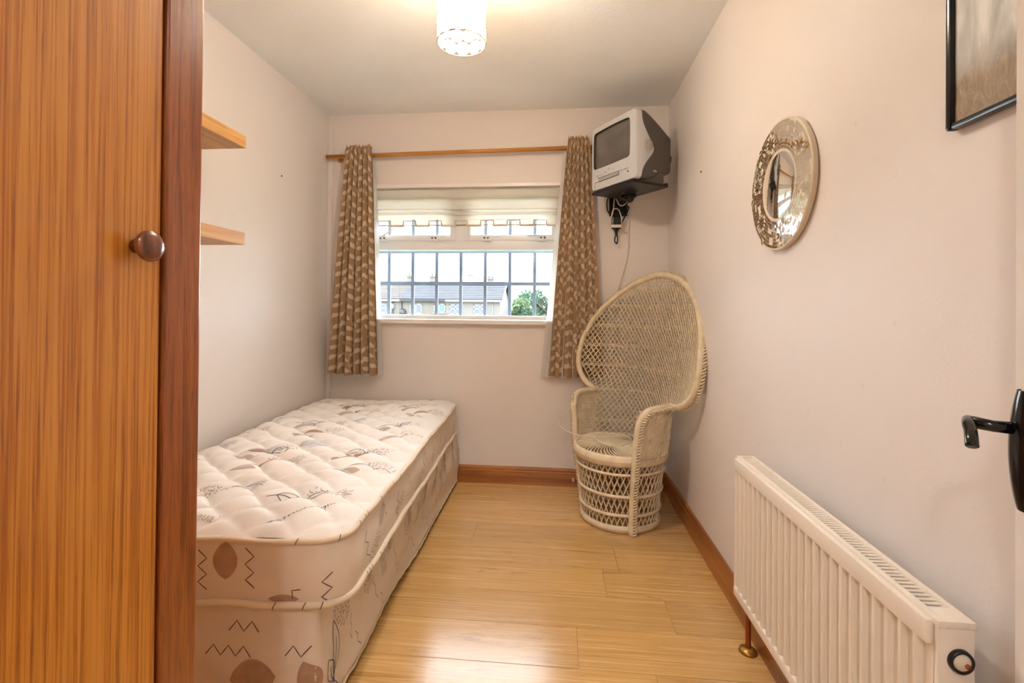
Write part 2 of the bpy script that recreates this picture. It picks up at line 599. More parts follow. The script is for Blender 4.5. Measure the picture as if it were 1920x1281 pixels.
for (sx0, sx1) in ((OX0 + 0.05, -0.675), (-0.614, OX1 - 0.05)):
    sm = MB()
    sy0, sy1 = WY0 - 0.014, WY1 - 0.02
    sm.box(sx0, sx0 + 0.04, sy0, sy1, 1.574, 1.885, ch=0.005)
    sm.box(sx1 - 0.04, sx1, sy0, sy1, 1.574, 1.885, ch=0.005)
    sm.box(sx0 + 0.036, sx1 - 0.036, sy0, sy1, 1.574, 1.612, ch=0.005)
    sm.box(sx0 + 0.036, sx1 - 0.036, sy0, sy1, 1.845, 1.885, ch=0.005)
    sash = sm.build('sash', M['white_upvc'], win, auto=0.6)
    MB().box(sx0 + 0.035, sx1 - 0.035, WY0 + 0.02, WY0 + 0.024, 1.605, 1.85).build('pane', M['glass'], sash)
MB().box(OX0 + 0.045, OX1 - 0.045, WY0 + 0.03, WY0 + 0.034, 1.06, 1.52).build('pane', M['glass'], win)
MB().box(OX0, OX1, YB - 0.006, YB + 0.012, OZ1 - 0.016, OZ1 + 0.006, ch=0.002).build('head_trim', M['white_gloss'], win)
sl = MB().box(OX0 - 0.0, OX1 + 0.0, YB - 0.002, WY0 + 0.01, 1.018, 1.047, ch=0.003)
sl.box(OX0 - 0.05, OX1 + 0.05, YB - 0.035, YB - 0.0005, 1.018, 1.047, ch=0.006)
sl.build('window_sill', M['white_gloss'], win, auto=0.6)
# casement fasteners on the lower casement rails
for hx, ang, side in ((-1.168, 0.55, 1), (-0.822, 0.03, -1), (-0.462, -0.02, 1), (-0.095, 0.03, -1)):
    hb = MB()
    yy = WY0 - 0.018
    hb.box(hx - 0.03, hx + 0.03, yy - 0.006, yy + 0.006, 1.568, 1.586, ch=0.003)
    hb.box(hx - 0.018, hx + 0.018, yy - 0.02, yy, 1.572, 1.602, ch=0.005)
    hnd = hb.build('window_handle', M['white_upvc'], win, auto=0.6)
    lv = MB()
    p0 = Vector((hx - 0.008 * side, yy - 0.022, 1.598))
    d = Vector((side * math.cos(ang), -0.10, math.sin(ang)))
    pts = [p0 + d * t for t in np.linspace(-0.006, 0.105, 8)]
    lv.tube(pts, [0.008, 0.0085, 0.007, 0.0065, 0.006, 0.006, 0.006, 0.005], 8)
    lv.build('lever', M['white_upvc'], hnd, smooth=True)
    sc = MB()
    for dx in (-0.008, 0.016):
        sc.lathe([(0.0, 0.004), (0.0055, 0.003), (0.006, 0)], 10, mtx=Matrix.Translation((hx + dx * side * -1, yy - 0.0195, 1.588)) @ Matrix.Rotation(PI / 2, 4, 'X'))
    sc.build('screw', M['black_metal'], hnd, smooth=True)

# security bars outside the glass
gr = thing('security_grille', 'grey steel security bars standing outside the window glass', 'window bars', (0, 0, 0))
gy = YB + 0.25
for k in range(-1, 9):
    bx = -1.187 + 0.1727 * k
    if not (-1.40 < bx < 0.12):
        continue
    MB().box(bx - 0.011, bx + 0.011, gy - 0.008, gy + 0.008, 1.055, 1.97, ch=0.002).build('vertical_bar', M['steel'], gr)
for bz, hh in ((1.06, 0.010), (1.292, 0.013), (1.517, 0.012), (1.96, 0.009)):
    MB().box(-1.42, 0.14, gy - 0.012, gy + 0.004, bz - hh, bz + hh, ch=0.002).build('horizontal_bar', M['steel'], gr)

# ------------------------------------------------------------------ roman blind
bl = thing('roman_blind', 'off-white roman blind pulled up above the window with castellated hem', 'blind', (0, 0, 0))
by = YB + 0.038
prof = [(0.0, 1.915), (-0.012, 1.875), (-0.02, 1.848), (-0.016, 1.838), (-0.004, 1.842), (0.0, 1.85), (-0.004, 1.82), (-0.018, 1.79),
        (-0.026, 1.775), (-0.022, 1.765), (-0.008, 1.768), (0.0, 1.776), (-0.006, 1.757), (-0.02, 1.745), (-0.026, 1.738), (-0.02, 1.732), (-0.004, 1.736), (0.004, 1.745), (0.002, 1.72), (0.0, 1.704)]
pr = catmull([(a, b, 0) for a, b in prof], 4)
bxs = np.linspace(-1.318, 0.035, 60)
mb = MB()
mb.grid([[(x, by + p[0] + 0.0025 * math.sin(x * 9 + p[1] * 40), p[1] + 0.002 * math.sin(x * 5)) for p in pr] for x in bxs])
# castellated tabs and solid band
op = [(-1.148 + 0.1733 * k - 0.04, -1.148 + 0.1733 * k + 0.04) for k in range(7)]
edges = [-1.318] + [e for ab in op for e in ab] + [0.035]
for k in range(0, len(edges), 2):
    a, b = edges[k], edges[k + 1]
    mb.grid([[(x, by + 0.0015 * math.sin(x * 30), z) for z in np.linspace(1.706, 1.657, 5)] for x in np.linspace(a, b, 8)])
mb.build('fabric', M['blind'], bl, smooth=True, fix=False)
path = []
for k in range(0, len(edges), 2):
    a, b = edges[k], edges[k + 1]
    path += [(a, by - 0.003, 1.697), (a + 0.002, by - 0.003, 1.66), (b - 0.002, by - 0.003, 1.66), (b, by - 0.003, 1.697)]
pp = []
for i in range(len(path) - 1):
    for t in np.linspace(0, 1, 5)[:-1]:
        pp.append(np.array(path[i]) * (1 - t) + np.array(path[i + 1]) * t)
pp.append(np.array(path[-1]))
pp = pp[4:]
MB().tube(pp, 0.0055, 6).build('braid_trim', M['braid'], bl, smooth=True)
MB().tube([(-1.325, by + 0.005, 1.668), (0.045, by + 0.005, 1.668)], 0.0042, 8).build('hem_rod', M['brass'], bl, smooth=True)
MB().box(-1.32, 0.04, by - 0.004, by + 0.03, 1.897, 1.924, ch=0.003).build('head_rail', M['white_gloss'], bl)

# ------------------------------------------------------------------ curtain pole and curtains
PY = YB - 0.062
def pole_z(x):
    return 2.103 + (x + 1.487) * 0.0155
po = thing('curtain_pole', 'thin honey-coloured wooden pole across the top of the window', 'curtain pole', (0, 0, 0))
MB().tube([(x, PY, pole_z(x)) for x in (-1.505, -0.6, 0.245)], 0.0135, 16).build('pole', M['pole_wood'], po, smooth=True)
for sx in (-1.44, 0.225):
    b = MB()
    b.tube([(sx, YB, pole_z(sx) - 0.0), (sx, PY + 0.012, pole_z(sx) - 0.004)], 0.008, 8)
    b.lathe([(0.0, 0.004), (0.02, 0.003), (0.022, 0)], 14, mtx=Matrix.Translation((sx, YB - 0.0005, pole_z(sx))) @ Matrix.Rotation(PI / 2, 4, 'X'))
    b.build('bracket', M['pole_wood'], po, smooth=True)

def make_curtain(label, xt, xb, ztop, zbot, N, seed, inner, flatw, push=0.0, ext=0.10):
    """xt, xb: (left, right) at the heading and the hem; inner = +1 if the window lies to its right"""
    rg = random.Random(seed)
    ph = [rg.uniform(-0.5, 0.5) for _ in range(4)]
    Hh = ztop - zbot
    def S(u, v):
        e = min(1.0, max(0.0, v)) ** 0.85
        xl_ = xt[0] + (xb[0] - xt[0]) * e
        xr_ = xt[1] + (xb[1] - xt[1]) * e
        th = 2 * PI * N * u + ph[0] + 0.35 * math.sin(3 * v + ph[1])
        amp = 0.012 + 0.021 * v ** 0.7
        x = xl_ + (xr_ - xl_) * u + 0.0045 * math.sin(2 * th) * (0.4 + v)
        amp *= 1 - 0.35 * (push > 0) * v
        y = PY - 0.018 - 0.012 * v + (push + 0.012) * (push > 0) * v ** 0.6 - amp * math.sin(th) - 0.006 * v * math.sin(th * 0.5 + ph[2])
        if v < 0.06:                                  # gathered frill above and round the pole
            k = 1 - v / 0.06
            y += 0.006 * k * math.sin(th * 2.7 + ph[3])
        y -= 0.012 * math.exp(-((v - 0.028) / 0.012) ** 2)
        z = ztop - v * Hh + 0.008 * math.sin(th * 1.3 + 1) * max(0, 1 - v / 0.03) + 0.006 * math.sin(th * 0.7) * v
        return np.array((x, min(y, PY - 0.001 + (push * v ** 0.5 if v > 0.05 else -0.012)), z))
    def Nn(u, v):
        du = S(u + 1e-4, v) - S(u - 1e-4, v)
        dv = S(u, v + 1e-4) - S(u, v - 1e-4)
        n = np.cross(du, dv)
        n /= np.linalg.norm(n) + 1e-12
        return n if n[1] < 0 else -n
    c = thing('curtain', label, 'curtain', (0, 0, 0), group='leaf print curtains at the window')
    mb = MB()
    us = np.linspace(0, 1, 14 * N + 1)
    vs2 = np.concatenate([np.linspace(0, 0.06, 10)[:-1], np.linspace(0.06, 1, 60)])
    mb.grid([[S(u, v) for v in vs2] for u in us], 0)
    # printed vines: alternate lens-shaped leaves on each stem
    def leaf(cx, cy, ang, L, W):
        ca, sa = math.cos(ang), math.sin(ang)
        rows = []
        for t in np.linspace(0, 1, 7):
            w = W * (math.sin(PI * min(1, t * 1.02)) ** 0.8 if 0 < t < 1 else 0.02)
            r_ = []
            for sgn in (-1, -0.5, 0, 0.5, 1):
                a, b = (t - 0.5) * L, sgn * w
                fu, fv = cx + a * ca - b * sa, cy + a * sa + b * ca
                u, v = fu / flatw, fv / Hh
                if not (0.004 < u < 0.996 and 0.004 < v < 0.996):
                    return
                r_.append(S(u, v) + Nn(u, v) * 0.0011)
            rows.append(r_)
        mb.grid(rows, 1)
    pitch = 0.078
    ncol = int(flatw / pitch)
    for ci in range(ncol + 1):
        cx0 = (ci + 0.4) * pitch
        off = rg.uniform(0, 0.07)
        k = 0
        cy = off
        while cy < Hh:
            sway = 0.009 * math.sin(cy * 22 + ci * 1.9)
            sd = 1 if k % 2 == 0 else -1
            ang = -PI / 2 + sd * rg.uniform(0.6, 1.05)
            leaf(cx0 + sway + sd * 0.020, cy, ang, rg.uniform(0.046, 0.056), rg.uniform(0.0115, 0.0135))
            cy += rg.uniform(0.030, 0.037)
            k += 1
        # stem
        prev = None
        rows = []
        for cy in np.linspace(0.01, Hh - 0.01, 70):
            sway = 0.009 * math.sin(cy * 22 + ci * 1.9)
            r_ = []
            for dx in (-0.0009, 0.0009):
                u, v = (cx0 + sway + dx) / flatw, cy / Hh
                u = min(0.99, max(0.01, u))
                r_.append(S(u, v) + Nn(u, v) * 0.0009)
            rows.append(r_)
        mb.grid(rows, 1)
    mb.build('fabric', [M['curtain'], M['leaf_print']], c, smooth=True, fix=False)
    # white lining hanging behind, showing past the inner edge
    ln = MB()
    def Lf(u, v):
        uu = min(1, max(0, u))
        p = S(uu, v)
        y = PY + 0.028 - 0.006 * math.sin(2 * PI * N * u * 0.8) * v
        x = p[0]
        if u > 1:
            x += (u - 1) * (0.10 + 0.20 * v)
        if u < 0:
            x += u * (0.14 + 0.24 * v)
        z = ztop - 0.02 - v * (Hh - 0.012)
        return (x, min(y, YB - 0.012) if v < 0.44 or v > 0.78 else min(y, YB - 0.04), z)
    ua, ub = (0.02, 1.0 + ext) if inner > 0 else (-ext * 1.3, 0.98)
    ln.grid([[Lf(u, v) for v in np.linspace(0, 1, 40)] for u in np.linspace(ua, ub, 60)])
    ln.build('lining', M['lining'], c, smooth=True, fix=False)
    return c
make_curtain('tan leaf-print curtain hanging over the foot of the bed', (-1.362, -1.195), (-1.462, -1.132), 2.165, 0.688, 6, 11, 1, 0.62, 0.0, 0.05)
make_curtain('tan leaf-print curtain hanging behind the peacock chair, under the television', (0.066, 0.19), (-0.05, 0.29), 2.19, 0.697, 6, 23, -1, 0.62, 0.03, 0.10)

# ------------------------------------------------------------------ bed: divan base
bed = thing('divan_base', 'stained cream patterned divan bed base standing on the floor along the left wall', 'bed base', (0, 0, 0))

def rrect(x0, x1, y0, y1, r, n=8, step=0.03):
    """rounded rectangle as an ordered outline with arc lengths; starts on the near side, goes to the right"""
    pts = []
    def seg(a, b):
        L = math.dist(a, b)
        k = max(1, int(L / step))
        for i in range(k):
            t = i / k
            pts.append((a[0] + (b[0] - a[0]) * t, a[1] + (b[1] - a[1]) * t))
    def arc(cx, cy, a0):
        for i in range(n):
            a = a0 + (PI / 2) * i / n
            pts.append((cx + r * math.cos(a), cy + r * math.sin(a)))
    seg((x0 + r, y0), (x1 - r, y0)); arc(x1 - r, y0 + r, -PI / 2)
    seg((x1, y0 + r), (x1, y1 - r)); arc(x1 - r, y1 - r, 0)
    seg((x1 - r, y1), (x0 + r, y1)); arc(x0 + r, y1 - r, PI / 2)
    seg((x0, y1 - r), (x0, y0 + r)); arc(x0 + r, y0 + r, PI)
    return pts


class Side:
    """vertical upholstered side following a closed outline"""
    def __init__(s, pts, z0, z1, disp):
        s.P = np.array(pts)
        d = np.roll(s.P, -1, 0) - s.P
        s.L = np.linalg.norm(d, axis=1)
        s.cum = np.concatenate([[0], np.cumsum(s.L)])
        s.total = s.cum[-1]
        s.z0, s.z1, s.disp = z0, z1, disp

    def at(s, a, z):
        a = a % s.total
        i = int(np.searchsorted(s.cum, a, 'right') - 1)
        i = min(i, len(s.P) - 1)
        t = (a - s.cum[i]) / s.L[i]
        p = s.P[i] * (1 - t) + s.P[(i + 1) % len(s.P)] * t
        d = s.P[(i + 1) % len(s.P)] - s.P[i]
        dn = s.P[(i + 2) % len(s.P)] - s.P[(i + 1) % len(s.P)]
        d = d / np.linalg.norm(d) * (1 - t) + dn / np.linalg.norm(dn) * t
        nrm = np.array((d[1], -d[0])) / np.linalg.norm(d)
        q = p + nrm * s.disp(a, z)
        return np.array((q[0], q[1], z)), np.array((nrm[0], nrm[1], 0))

    def mesh(s, mb, da=0.02, nz=14, m=0):
        k = int(s.total / da)
        mb.grid([[s.at(s.total * i / k, z)[0] for z in np.linspace(s.z0, s.z1, nz)] for i in range(k)], m, closed_u=True)


def ribbon(mb, fn, pts, w, m, eps=0.0012, step=0.012):
    """printed line: thin strip laid on a surface fn(a, b) -> (pos, normal)"""
    Q = []
    for i in range(len(pts) - 1):
        a, b = np.array(pts[i]), np.array(pts[i + 1])
        k = max(1, int(np.linalg.norm(b - a) / step))
        for j in range(k):
            Q.append(a + (b - a) * j / k)
    Q.append(np.array(pts[-1]))
    rows = []
    for i, q in enumerate(Q):
        d = Q[min(i + 1, len(Q) - 1)] - Q[max(i - 1, 0)]
        d = d / (np.linalg.norm(d) + 1e-9)
        nn = np.array((-d[1], d[0])) * w / 2
        rw = []
        for sg in (-1, 1):
            p, nv = fn(*(q + sg * nn))
            if p is None:
                return
            rw.append(p + nv * eps)
        rows.append(rw)
    mb.grid(rows, m)


def blob(mb, fn, c, L, W, ang, m, eps=0.001, pw=0.75):
    """printed filled leaf"""
    ca, sa = math.cos(ang), math.sin(ang)
    rows = []
    for t in np.linspace(0, 1, 12):
        w = W * (max(0.001, math.sin(PI * t)) ** pw)
        rw = []
        for sg in (-1, -0.6, -0.2, 0.2, 0.6, 1):
            a, b = (t - 0.5) * L, sg * w
            p, nv = fn(c[0] + a * ca - b * sa, c[1] + a * sa + b * ca)
            if p is None:
                return
            rw.append(p + nv * eps)
        rows.append(rw)
    mb.grid(rows, m)


def leaf_outline(mb, fn, c, L, W, ang, m, w=0.0022):
    ca, sa = math.cos(ang), math.sin(ang)
    tr_ = lambda a, b: (c[0] + a * ca - b * sa, c[1] + a * sa + b * ca)
    for sg in (-1, 1):
        ribbon(mb, fn, [tr_((t - 0.5) * L, sg * W * math.sin(PI * t) ** 0.8) for t in np.linspace(0.001, 0.999, 12)], w, m)
    ribbon(mb, fn, [tr_((t - 0.5) * L, 0.004 * math.sin(5 * t)) for t in np.linspace(-0.35, 0.7, 8)], w, m)


def zigzag(mb, fn, c, n, stp, amp, ang, m, w=0.0022):
    ca, sa = math.cos(ang), math.sin(ang)
    pts = []
    for i in range(n):
        a, b = (i - (n - 1) / 2) * stp, (amp if i % 2 else -amp)
        pts.append((c[0] + a * ca - b * sa, c[1] + a * sa + b * ca))
    ribbon(mb, fn, pts, w, m)


def scribble(mb, fn, c, Wd, Ht, ang, m, rg, w=0.0017):
    """patch of small angular key-pattern strokes"""
    ca, sa = math.cos(ang), math.sin(ang)
    rows_ = int(Ht / 0.013)
    for r_ in range(rows_):
        b0 = -Ht / 2 + (r_ + 0.5) * 0.013
        half = Wd / 2 * math.sqrt(max(0.05, 1 - (2 * b0 / Ht) ** 2))
        a = -half
        while a < half:
            l = rg.uniform(0.006, 0.016)
            shp = rg.choice([[(0, 0), (l, 0), (l, 0.007)], [(0, 0.007), (0, 0), (l, 0)], [(0, 0.006), (l * 0.5, -0.003), (l, 0.006)], [(0, 0), (0.003, 0.008)]])
            pts = [(c[0] + (a + p) * ca - (b0 + q) * sa, c[1] + (a + p) * sa + (b0 + q) * ca) for p, q in shp]
            ribbon(mb, fn, pts, w, m, step=0.02)
            a += l + rg.uniform(0.003, 0.008)


def lettering(mb, fn, txt, c, size, ang, m, shear=0.0):
    cu = bpy.data.curves.new('lettering_tmp', 'FONT')
    cu.body = txt
    cu.size = size
    cu.shear = shear
    cu.resolution_u = 2
    o = bpy.data.objects.new('lettering_tmp', cu)
    COL.objects.link(o)
    bpy.context.view_layer.update()
    me = bpy.data.meshes.new_from_object(o.evaluated_get(bpy.context.evaluated_depsgraph_get()))
    ca, sa = math.cos(ang), math.sin(ang)
    vv = []
    for q in me.vertices:
        p, nv = fn(c[0] + q.co.x * ca - q.co.y * sa, c[1] + q.co.x * sa + q.co.y * ca)
        if p is None:
            p, nv = np.zeros(3), np.zeros(3)
        vv.append(p + nv * 0.0015)
    mb.add(vv, [tuple(pl.vertices) for pl in me.polygons], m)
    bpy.data.objects.remove(o)
    bpy.data.curves.remove(cu)
    bpy.data.meshes.remove(me)


rb = random.Random(5)
BX0, BX1, BY0, BY1 = XL + 0.034, -0.628, 1.205, YB - 0.024
bpts = rrect(BX0, BX1, BY0, BY1, 0.022, 4)
near_len = BX1 - BX0
def base_disp(a, z):
    # sagging cover along the open side: long soft folds and a bulge at the lower hem
    k = 1.0 if near_len < a < near_len + (BY1 - BY0) else 0.25
    s_ = a - near_len
    d = 0.012 * math.sin(PI * (z - 0.02) / 0.31)
    d += k * 0.010 * math.sin(s_ * 3.1 + z * 16) * math.sin(PI * min(1, max(0, (z - 0.02) / 0.31)))
    d += k * 0.006 * math.sin(s_ * 9.0 - z * 34 + 1.2) * (0.5 + 0.5 * math.sin(s_ * 2.3))
    d += k * 0.014 * math.exp(-((z - 0.045) / 0.03) ** 2) * (0.6 + 0.4 * math.sin(s_ * 7))
    return d
bs = Side(bpts, 0.022, 0.328, base_disp)
mb = MB()
bs.mesh(mb, 0.016, 20)
top = [(p[0], p[1], 0.328) for p in bpts]
mb.add(top, [tuple(range(len(top)))])
# prints on the base
fb = lambda a, z: bs.at(a, z) if 0.026 < z < 0.325 else (None, None)
nl = near_len
for (aa, zz, typ) in ((0.645, 0.275, 'zh4'), (0.605, 0.212, 'zh6'), (0.795, 0.222, 'zh3'), (0.675, 0.145, 'bT'), (0.44, 0.25, 'zh4'), (0.36, 0.15, 'bB'), (0.25, 0.22, 'zh6'), (0.12, 0.12, 'bT'), (0.88, 0.06, 'bB2')):
    if typ[0] == 'z':
        zigzag(mb, fb, (aa, zz), int(typ[2]) + 1, 0.021, 0.013, 0.0, 4, 0.0028)
    elif typ == 'bB2':
        blob(mb, fb, (nl - 0.035, 0.14), 0.12, 0.026, PI / 2 + 0.2, 1)
    else:
        blob(mb, fb, (aa, zz), 0.13, 0.05, 0.15, 1 if typ == 'bB' else 1)
s0 = nl + 0.02
leaf_outline(mb, fb, (s0 + 0.040, 0.165), 0.14, 0.02, PI / 2 - 0.1, 3, 0.003)
leaf_outline(mb, fb, (s0 + 0.012, 0.12), 0.10, 0.02, PI / 2 + 0.5, 3, 0.003)
for j in range(9):
    sa_ = s0 + 0.10 + j * 0.205
    scribble(mb, fb, (sa_, 0.24 if j % 2 == 0 else 0.21), 0.085, 0.10, 0.25, 4, rb, 0.002)
    if j > 0:
        blob(mb, fb, (sa_ + 0.055, 0.285), 0.07, 0.014, PI / 2 - 0.5, 1)
        blob(mb, fb, (sa_ + 0.02, 0.235), 0.085, 0.016, PI / 2 - 0.35, 2)
    zigzag(mb, fb, (sa_ + 0.05, 0.15), 5, 0.02, 0.006, PI / 2, 4)
    if j % 2 == 1:
        for q in range(4):
            ribbon(mb, fb, [(sa_ + 0.12 + q * 0.012 + 0.010 * math.sin(t * 5), 0.15 + 0.10 * t) for t in np.linspace(0, 1, 9)], 0.0022, 3)
    zigzag(mb, fb, (sa_ + 0.09, 0.09), 4, 0.018, 0.005, PI / 2 + 0.2, 4)
mb.build('upholstered_body', SIDE_MATS, bed, smooth=False, auto=0.8, fix=False)
MB().tube([(p[0] * 1.0, p[1], 0.329) for p in bpts], 0.006, 6, closed=True).build('top_piping', M['tick_pipe'], bed, smooth=True)
hem = [np.array((bs.at(bs.total * i / 240, 0.03)[0][0], bs.at(bs.total * i / 240, 0.03)[0][1], 0.024 + 0.003 * math.sin(i * 1.7))) for i in range(240)]
MB().tube(hem, 0.005, 5, closed=True).build('bottom_hem', M['tick_pipe'], bed, smooth=True)
for gx in (BX0 + 0.1, BX1 - 0.1):
    for gyy in (BY0 + 0.12, (BY0 + BY1) / 2, BY1 - 0.12):
        MB().lathe([(0, 0), (0.024, 0), (0.026, 0.004), (0.026, 0.024), (0, 0.024)], 14).build('glide_foot', M['black_plastic'], bed, loc=(gx, gyy, 0))

# ------------------------------------------------------------------ mattress
MA = 2.4 * PI / 180
mw_, ml_ = 0.875, 1.815
mat_o = thing('mattress', 'quilted single mattress with faded leaf print lying on the divan base', 'mattress', (-0.988, 1.180, 0.334), MA)
MR = 0.095
mhw = mw_ / 2
MZ1 = 0.178
def half_w(y):
    d = min(y, ml_ - y)
    if d >= MR:
        return mhw
    d = max(d, 0)
    return mhw - MR + math.sqrt(max(0, MR * MR - (MR - d) ** 2))
QS = 0.100
def edge_dist(x, y):
    dx = mhw - abs(x)
    dy = min(y, ml_ - y)
    if dx < MR and dy < MR:
        return MR - math.hypot(MR - dx, MR - dy)
    return min(dx, dy)
def quilt(x, y):
    wob = 0.006 * math.sin(31 * x + 17 * y) + 0.005 * math.sin(23 * y - 11 * x)
    c, s_ = math.cos(0.70), math.sin(0.70)
    a = (x * s_ + y * c + wob) / QS
    b = (-x * s_ + y * c + wob * 0.7) / QS
    return (abs(math.sin(PI * a)) ** 0.42) * (abs(math.sin(PI * b)) ** 0.42)
def top_z(x, y):
    e = max(0.0, edge_dist(x, y))
    f = 1 - math.exp(-e / 0.03)
    far = max(0.0, (y - 1.50) / 0.3)
    return MZ1 + 0.022 * (1 - math.exp(-e / 0.05)) + 0.026 * quilt(x, y) * f * (1 - 0.7 * min(1, far) ** 2) + 0.006 * math.sin(5 * x + 3 * y)
def top_fn(x, y):
    if y < 0.012 or y > ml_ - 0.012 or abs(x) > half_w(y) - 0.01:
        return None, None
    h_ = 0.002
    nx = -(top_z(x + h_, y) - top_z(x - h_, y)) / (2 * h_)
    ny = -(top_z(x, y + h_) - top_z(x, y - h_)) / (2 * h_)
    n = np.array((nx, ny, 1.0))
    return np.array((x, y, top_z(x, y))), n / np.linalg.norm(n)
mb = MB()
ys = np.concatenate([MR * (1 - np.cos(np.linspace(0, PI / 2, 14)))[:-1], np.linspace(MR, ml_ - MR, 230), (ml_ - MR * (1 - np.cos(np.linspace(0, PI / 2, 14))))[::-1][1:]])
ss = np.linspace(-1, 1, 130)
mb.grid([[(s_ * half_w(yy), yy, top_z(s_ * half_w(yy) * 0.9999, yy)) for s_ in ss] for yy in ys], 0)
# scattered print: brown leaf pairs, blue outlines, key-pattern patches
rm = random.Random(42)
def bed_leaf(cx, cy, an):
    blob(mb, top_fn, (cx, cy), 0.10, 0.019, an, 2)
    blob(mb, top_fn, (cx + 0.025, cy + 0.055), 0.085, 0.012, an + 0.25, 1)
def bed_motif(k, cx, cy):
    if k == 'leaf':
        bed_leaf(cx, cy, rm.uniform(0.0, 0.35))
    elif k == 'blue':
        leaf_outline(mb, top_fn, (cx, cy), 0.085, 0.022, rm.uniform(-0.3, 0.6), 3, 0.0024)
        leaf_outline(mb, top_fn, (cx + 0.07, cy + 0.02), 0.06, 0.016, rm.uniform(0.3, 0.9), 3, 0.0024)
    elif k == 'pale':
        blob(mb, top_fn, (cx, cy), 0.11, 0.03, rm.uniform(-0.2, 0.5), 5)
        for q in (-0.012, 0.0, 0.012):
            ribbon(mb, top_fn, [(cx + 0.05 * t, cy + q + 0.01 * math.sin(3 * t)) for t in np.linspace(-1, 1, 8)], 0.0018, 3)
    else:
        scribble(mb, top_fn, (cx, cy), 0.13, 0.07, rm.uniform(0.0, 0.3), 4, rm, 0.0017)
# one repeat of the print, stepped along and across the mattress
for cell, (ox, oy) in enumerate(((0, 0), (0.37, 0.02), (-0.37, -0.01))):
    for rep in range(-1, 5):
        oyy = oy + rep * 0.445 + 0.03
        for k, cx, cy in (('leaf', -0.09, 0.36), ('scr', -0.07, 0.17), ('pale', 0.03, 0.23), ('blue', -0.15, 0.57), ('scr', 0.00, 0.46), ('leaf', -0.16, 0.50)):
            x_, y_ = cx + ox + rm.uniform(-0.012, 0.012), cy + oyy + rm.uniform(-0.012, 0.012)
            if not (y_ < 0.17 and (x_ > 0.10 or k == 'scr')):
                bed_motif(k, x_, y_)
lettering(mb, top_fn, 'ORTHOPAEDIC', (0.215, 0.030), 0.026, 0.62, 4, 0.1)
lettering(mb, top_fn, 'nual', (0.005, 0.035), 0.034, 0.12, 2, 0.35)
mb.build('quilted_top', BED_MATS, mat_o, smooth=True, fix=False)
mpts = rrect(-mhw, mhw, 0, ml_, MR, 10, 0.025)
def m_disp(a, z):
    return 0.007 * math.sin(PI * z / MZ1) + 0.003 * math.sin(a * 8 + z * 20)
ms = Side(mpts, 0.004, MZ1, m_disp)
mb = MB()
ms.mesh(mb, 0.018, 10)
mb.add([(p[0], p[1], 0.004) for p in mpts], [tuple(range(len(mpts)))[::-1]])
fs_ = lambda a, z: ms.at(a, z) if 0.008 < z < MZ1 - 0.004 else (None, None)
mn = mw_ - 2 * MR          # straight length of the near end
for aa, zz, n_, an in ((0.16, 0.10, 6, PI / 2), (0.405, 0.095, 6, PI / 2), (0.535, 0.105, 6, PI / 2), (0.735, 0.052, 5, PI / 2), (0.775, 0.155, 3, PI / 2), (0.05, 0.09, 6, PI / 2), (0.90, 0.09, 5, PI / 2 + 0.2), (1.22, 0.08, 5, PI / 2), (1.6, 0.09, 5, PI / 2), (2.0, 0.08, 5, PI / 2)):
    zigzag(mb, fs_, (aa, zz), n_, 0.021, 0.012, an, 4, 0.0028)
blob(mb, fs_, (0.468, 0.122), 0.10, 0.034, PI / 2, 1, pw=0.7)
blob(mb, fs_, (0.625, 0.026), 0.085, 0.012, 0.05, 1)
blob(mb, fs_, (1.05, 0.12), 0.08, 0.02, 0.9, 2)
zigzag(mb, fs_, (0.655, 0.046), 3, 0.018, 0.008, 0.9, 4, 0.003)
for j in range(6):
    scribble(mb, fs_, (0.97 + j * 0.28, 0.05 + 0.02 * (j % 2)), 0.10, 0.06, 0.5, 4, rm, 0.002)
    zigzag(mb, fs_, (1.08 + j * 0.28, 0.12), 4, 0.017, 0.005, PI / 2 + 0.4, 4)
mb.build('side_border', SIDE_MATS, mat_o, smooth=True, fix=False)
for zz, rad, nm in ((MZ1, 0.0085, 'top_piping'), (0.010, 0.0095, 'bottom_piping')):
    pm = MB()
    pts = []
    k = int(ms.total / 0.02)
    for i in range(k):
        p, nv = ms.at(ms.total * i / k, zz)
        pts.append(p + nv * 0.004 + np.array((0, 0, 0.0025 * math.sin(i * 0.6))))
    pm.tube(pts, rad, 8, closed=True)
    # dark printed ticks on the piping
    for i in range(0, k, 1):
        if rm.random() < 0.20:
            p = np.array(pts[i]); q = np.array(pts[(i + 1) % k])
            _, nv = ms.at(ms.total * i / k, zz)
            t = (q - p) / np.linalg.norm(q - p)
            up = np.array((0, 0, 1.0))
            rows = []
            for an in np.linspace(-0.9, 1.2, 6):
                c_ = p + (nv * math.cos(an) + up * math.sin(an)) * (rad + 0.0006) + t * 0.004 * an
                rows.append([c_ - t * 0.0014, c_ + t * 0.0014])
            pm.grid(rows, 1)
    pm.build(nm, [M['tick_pipe'], M['pr_dark']], mat_o, smooth=True, fix=False)

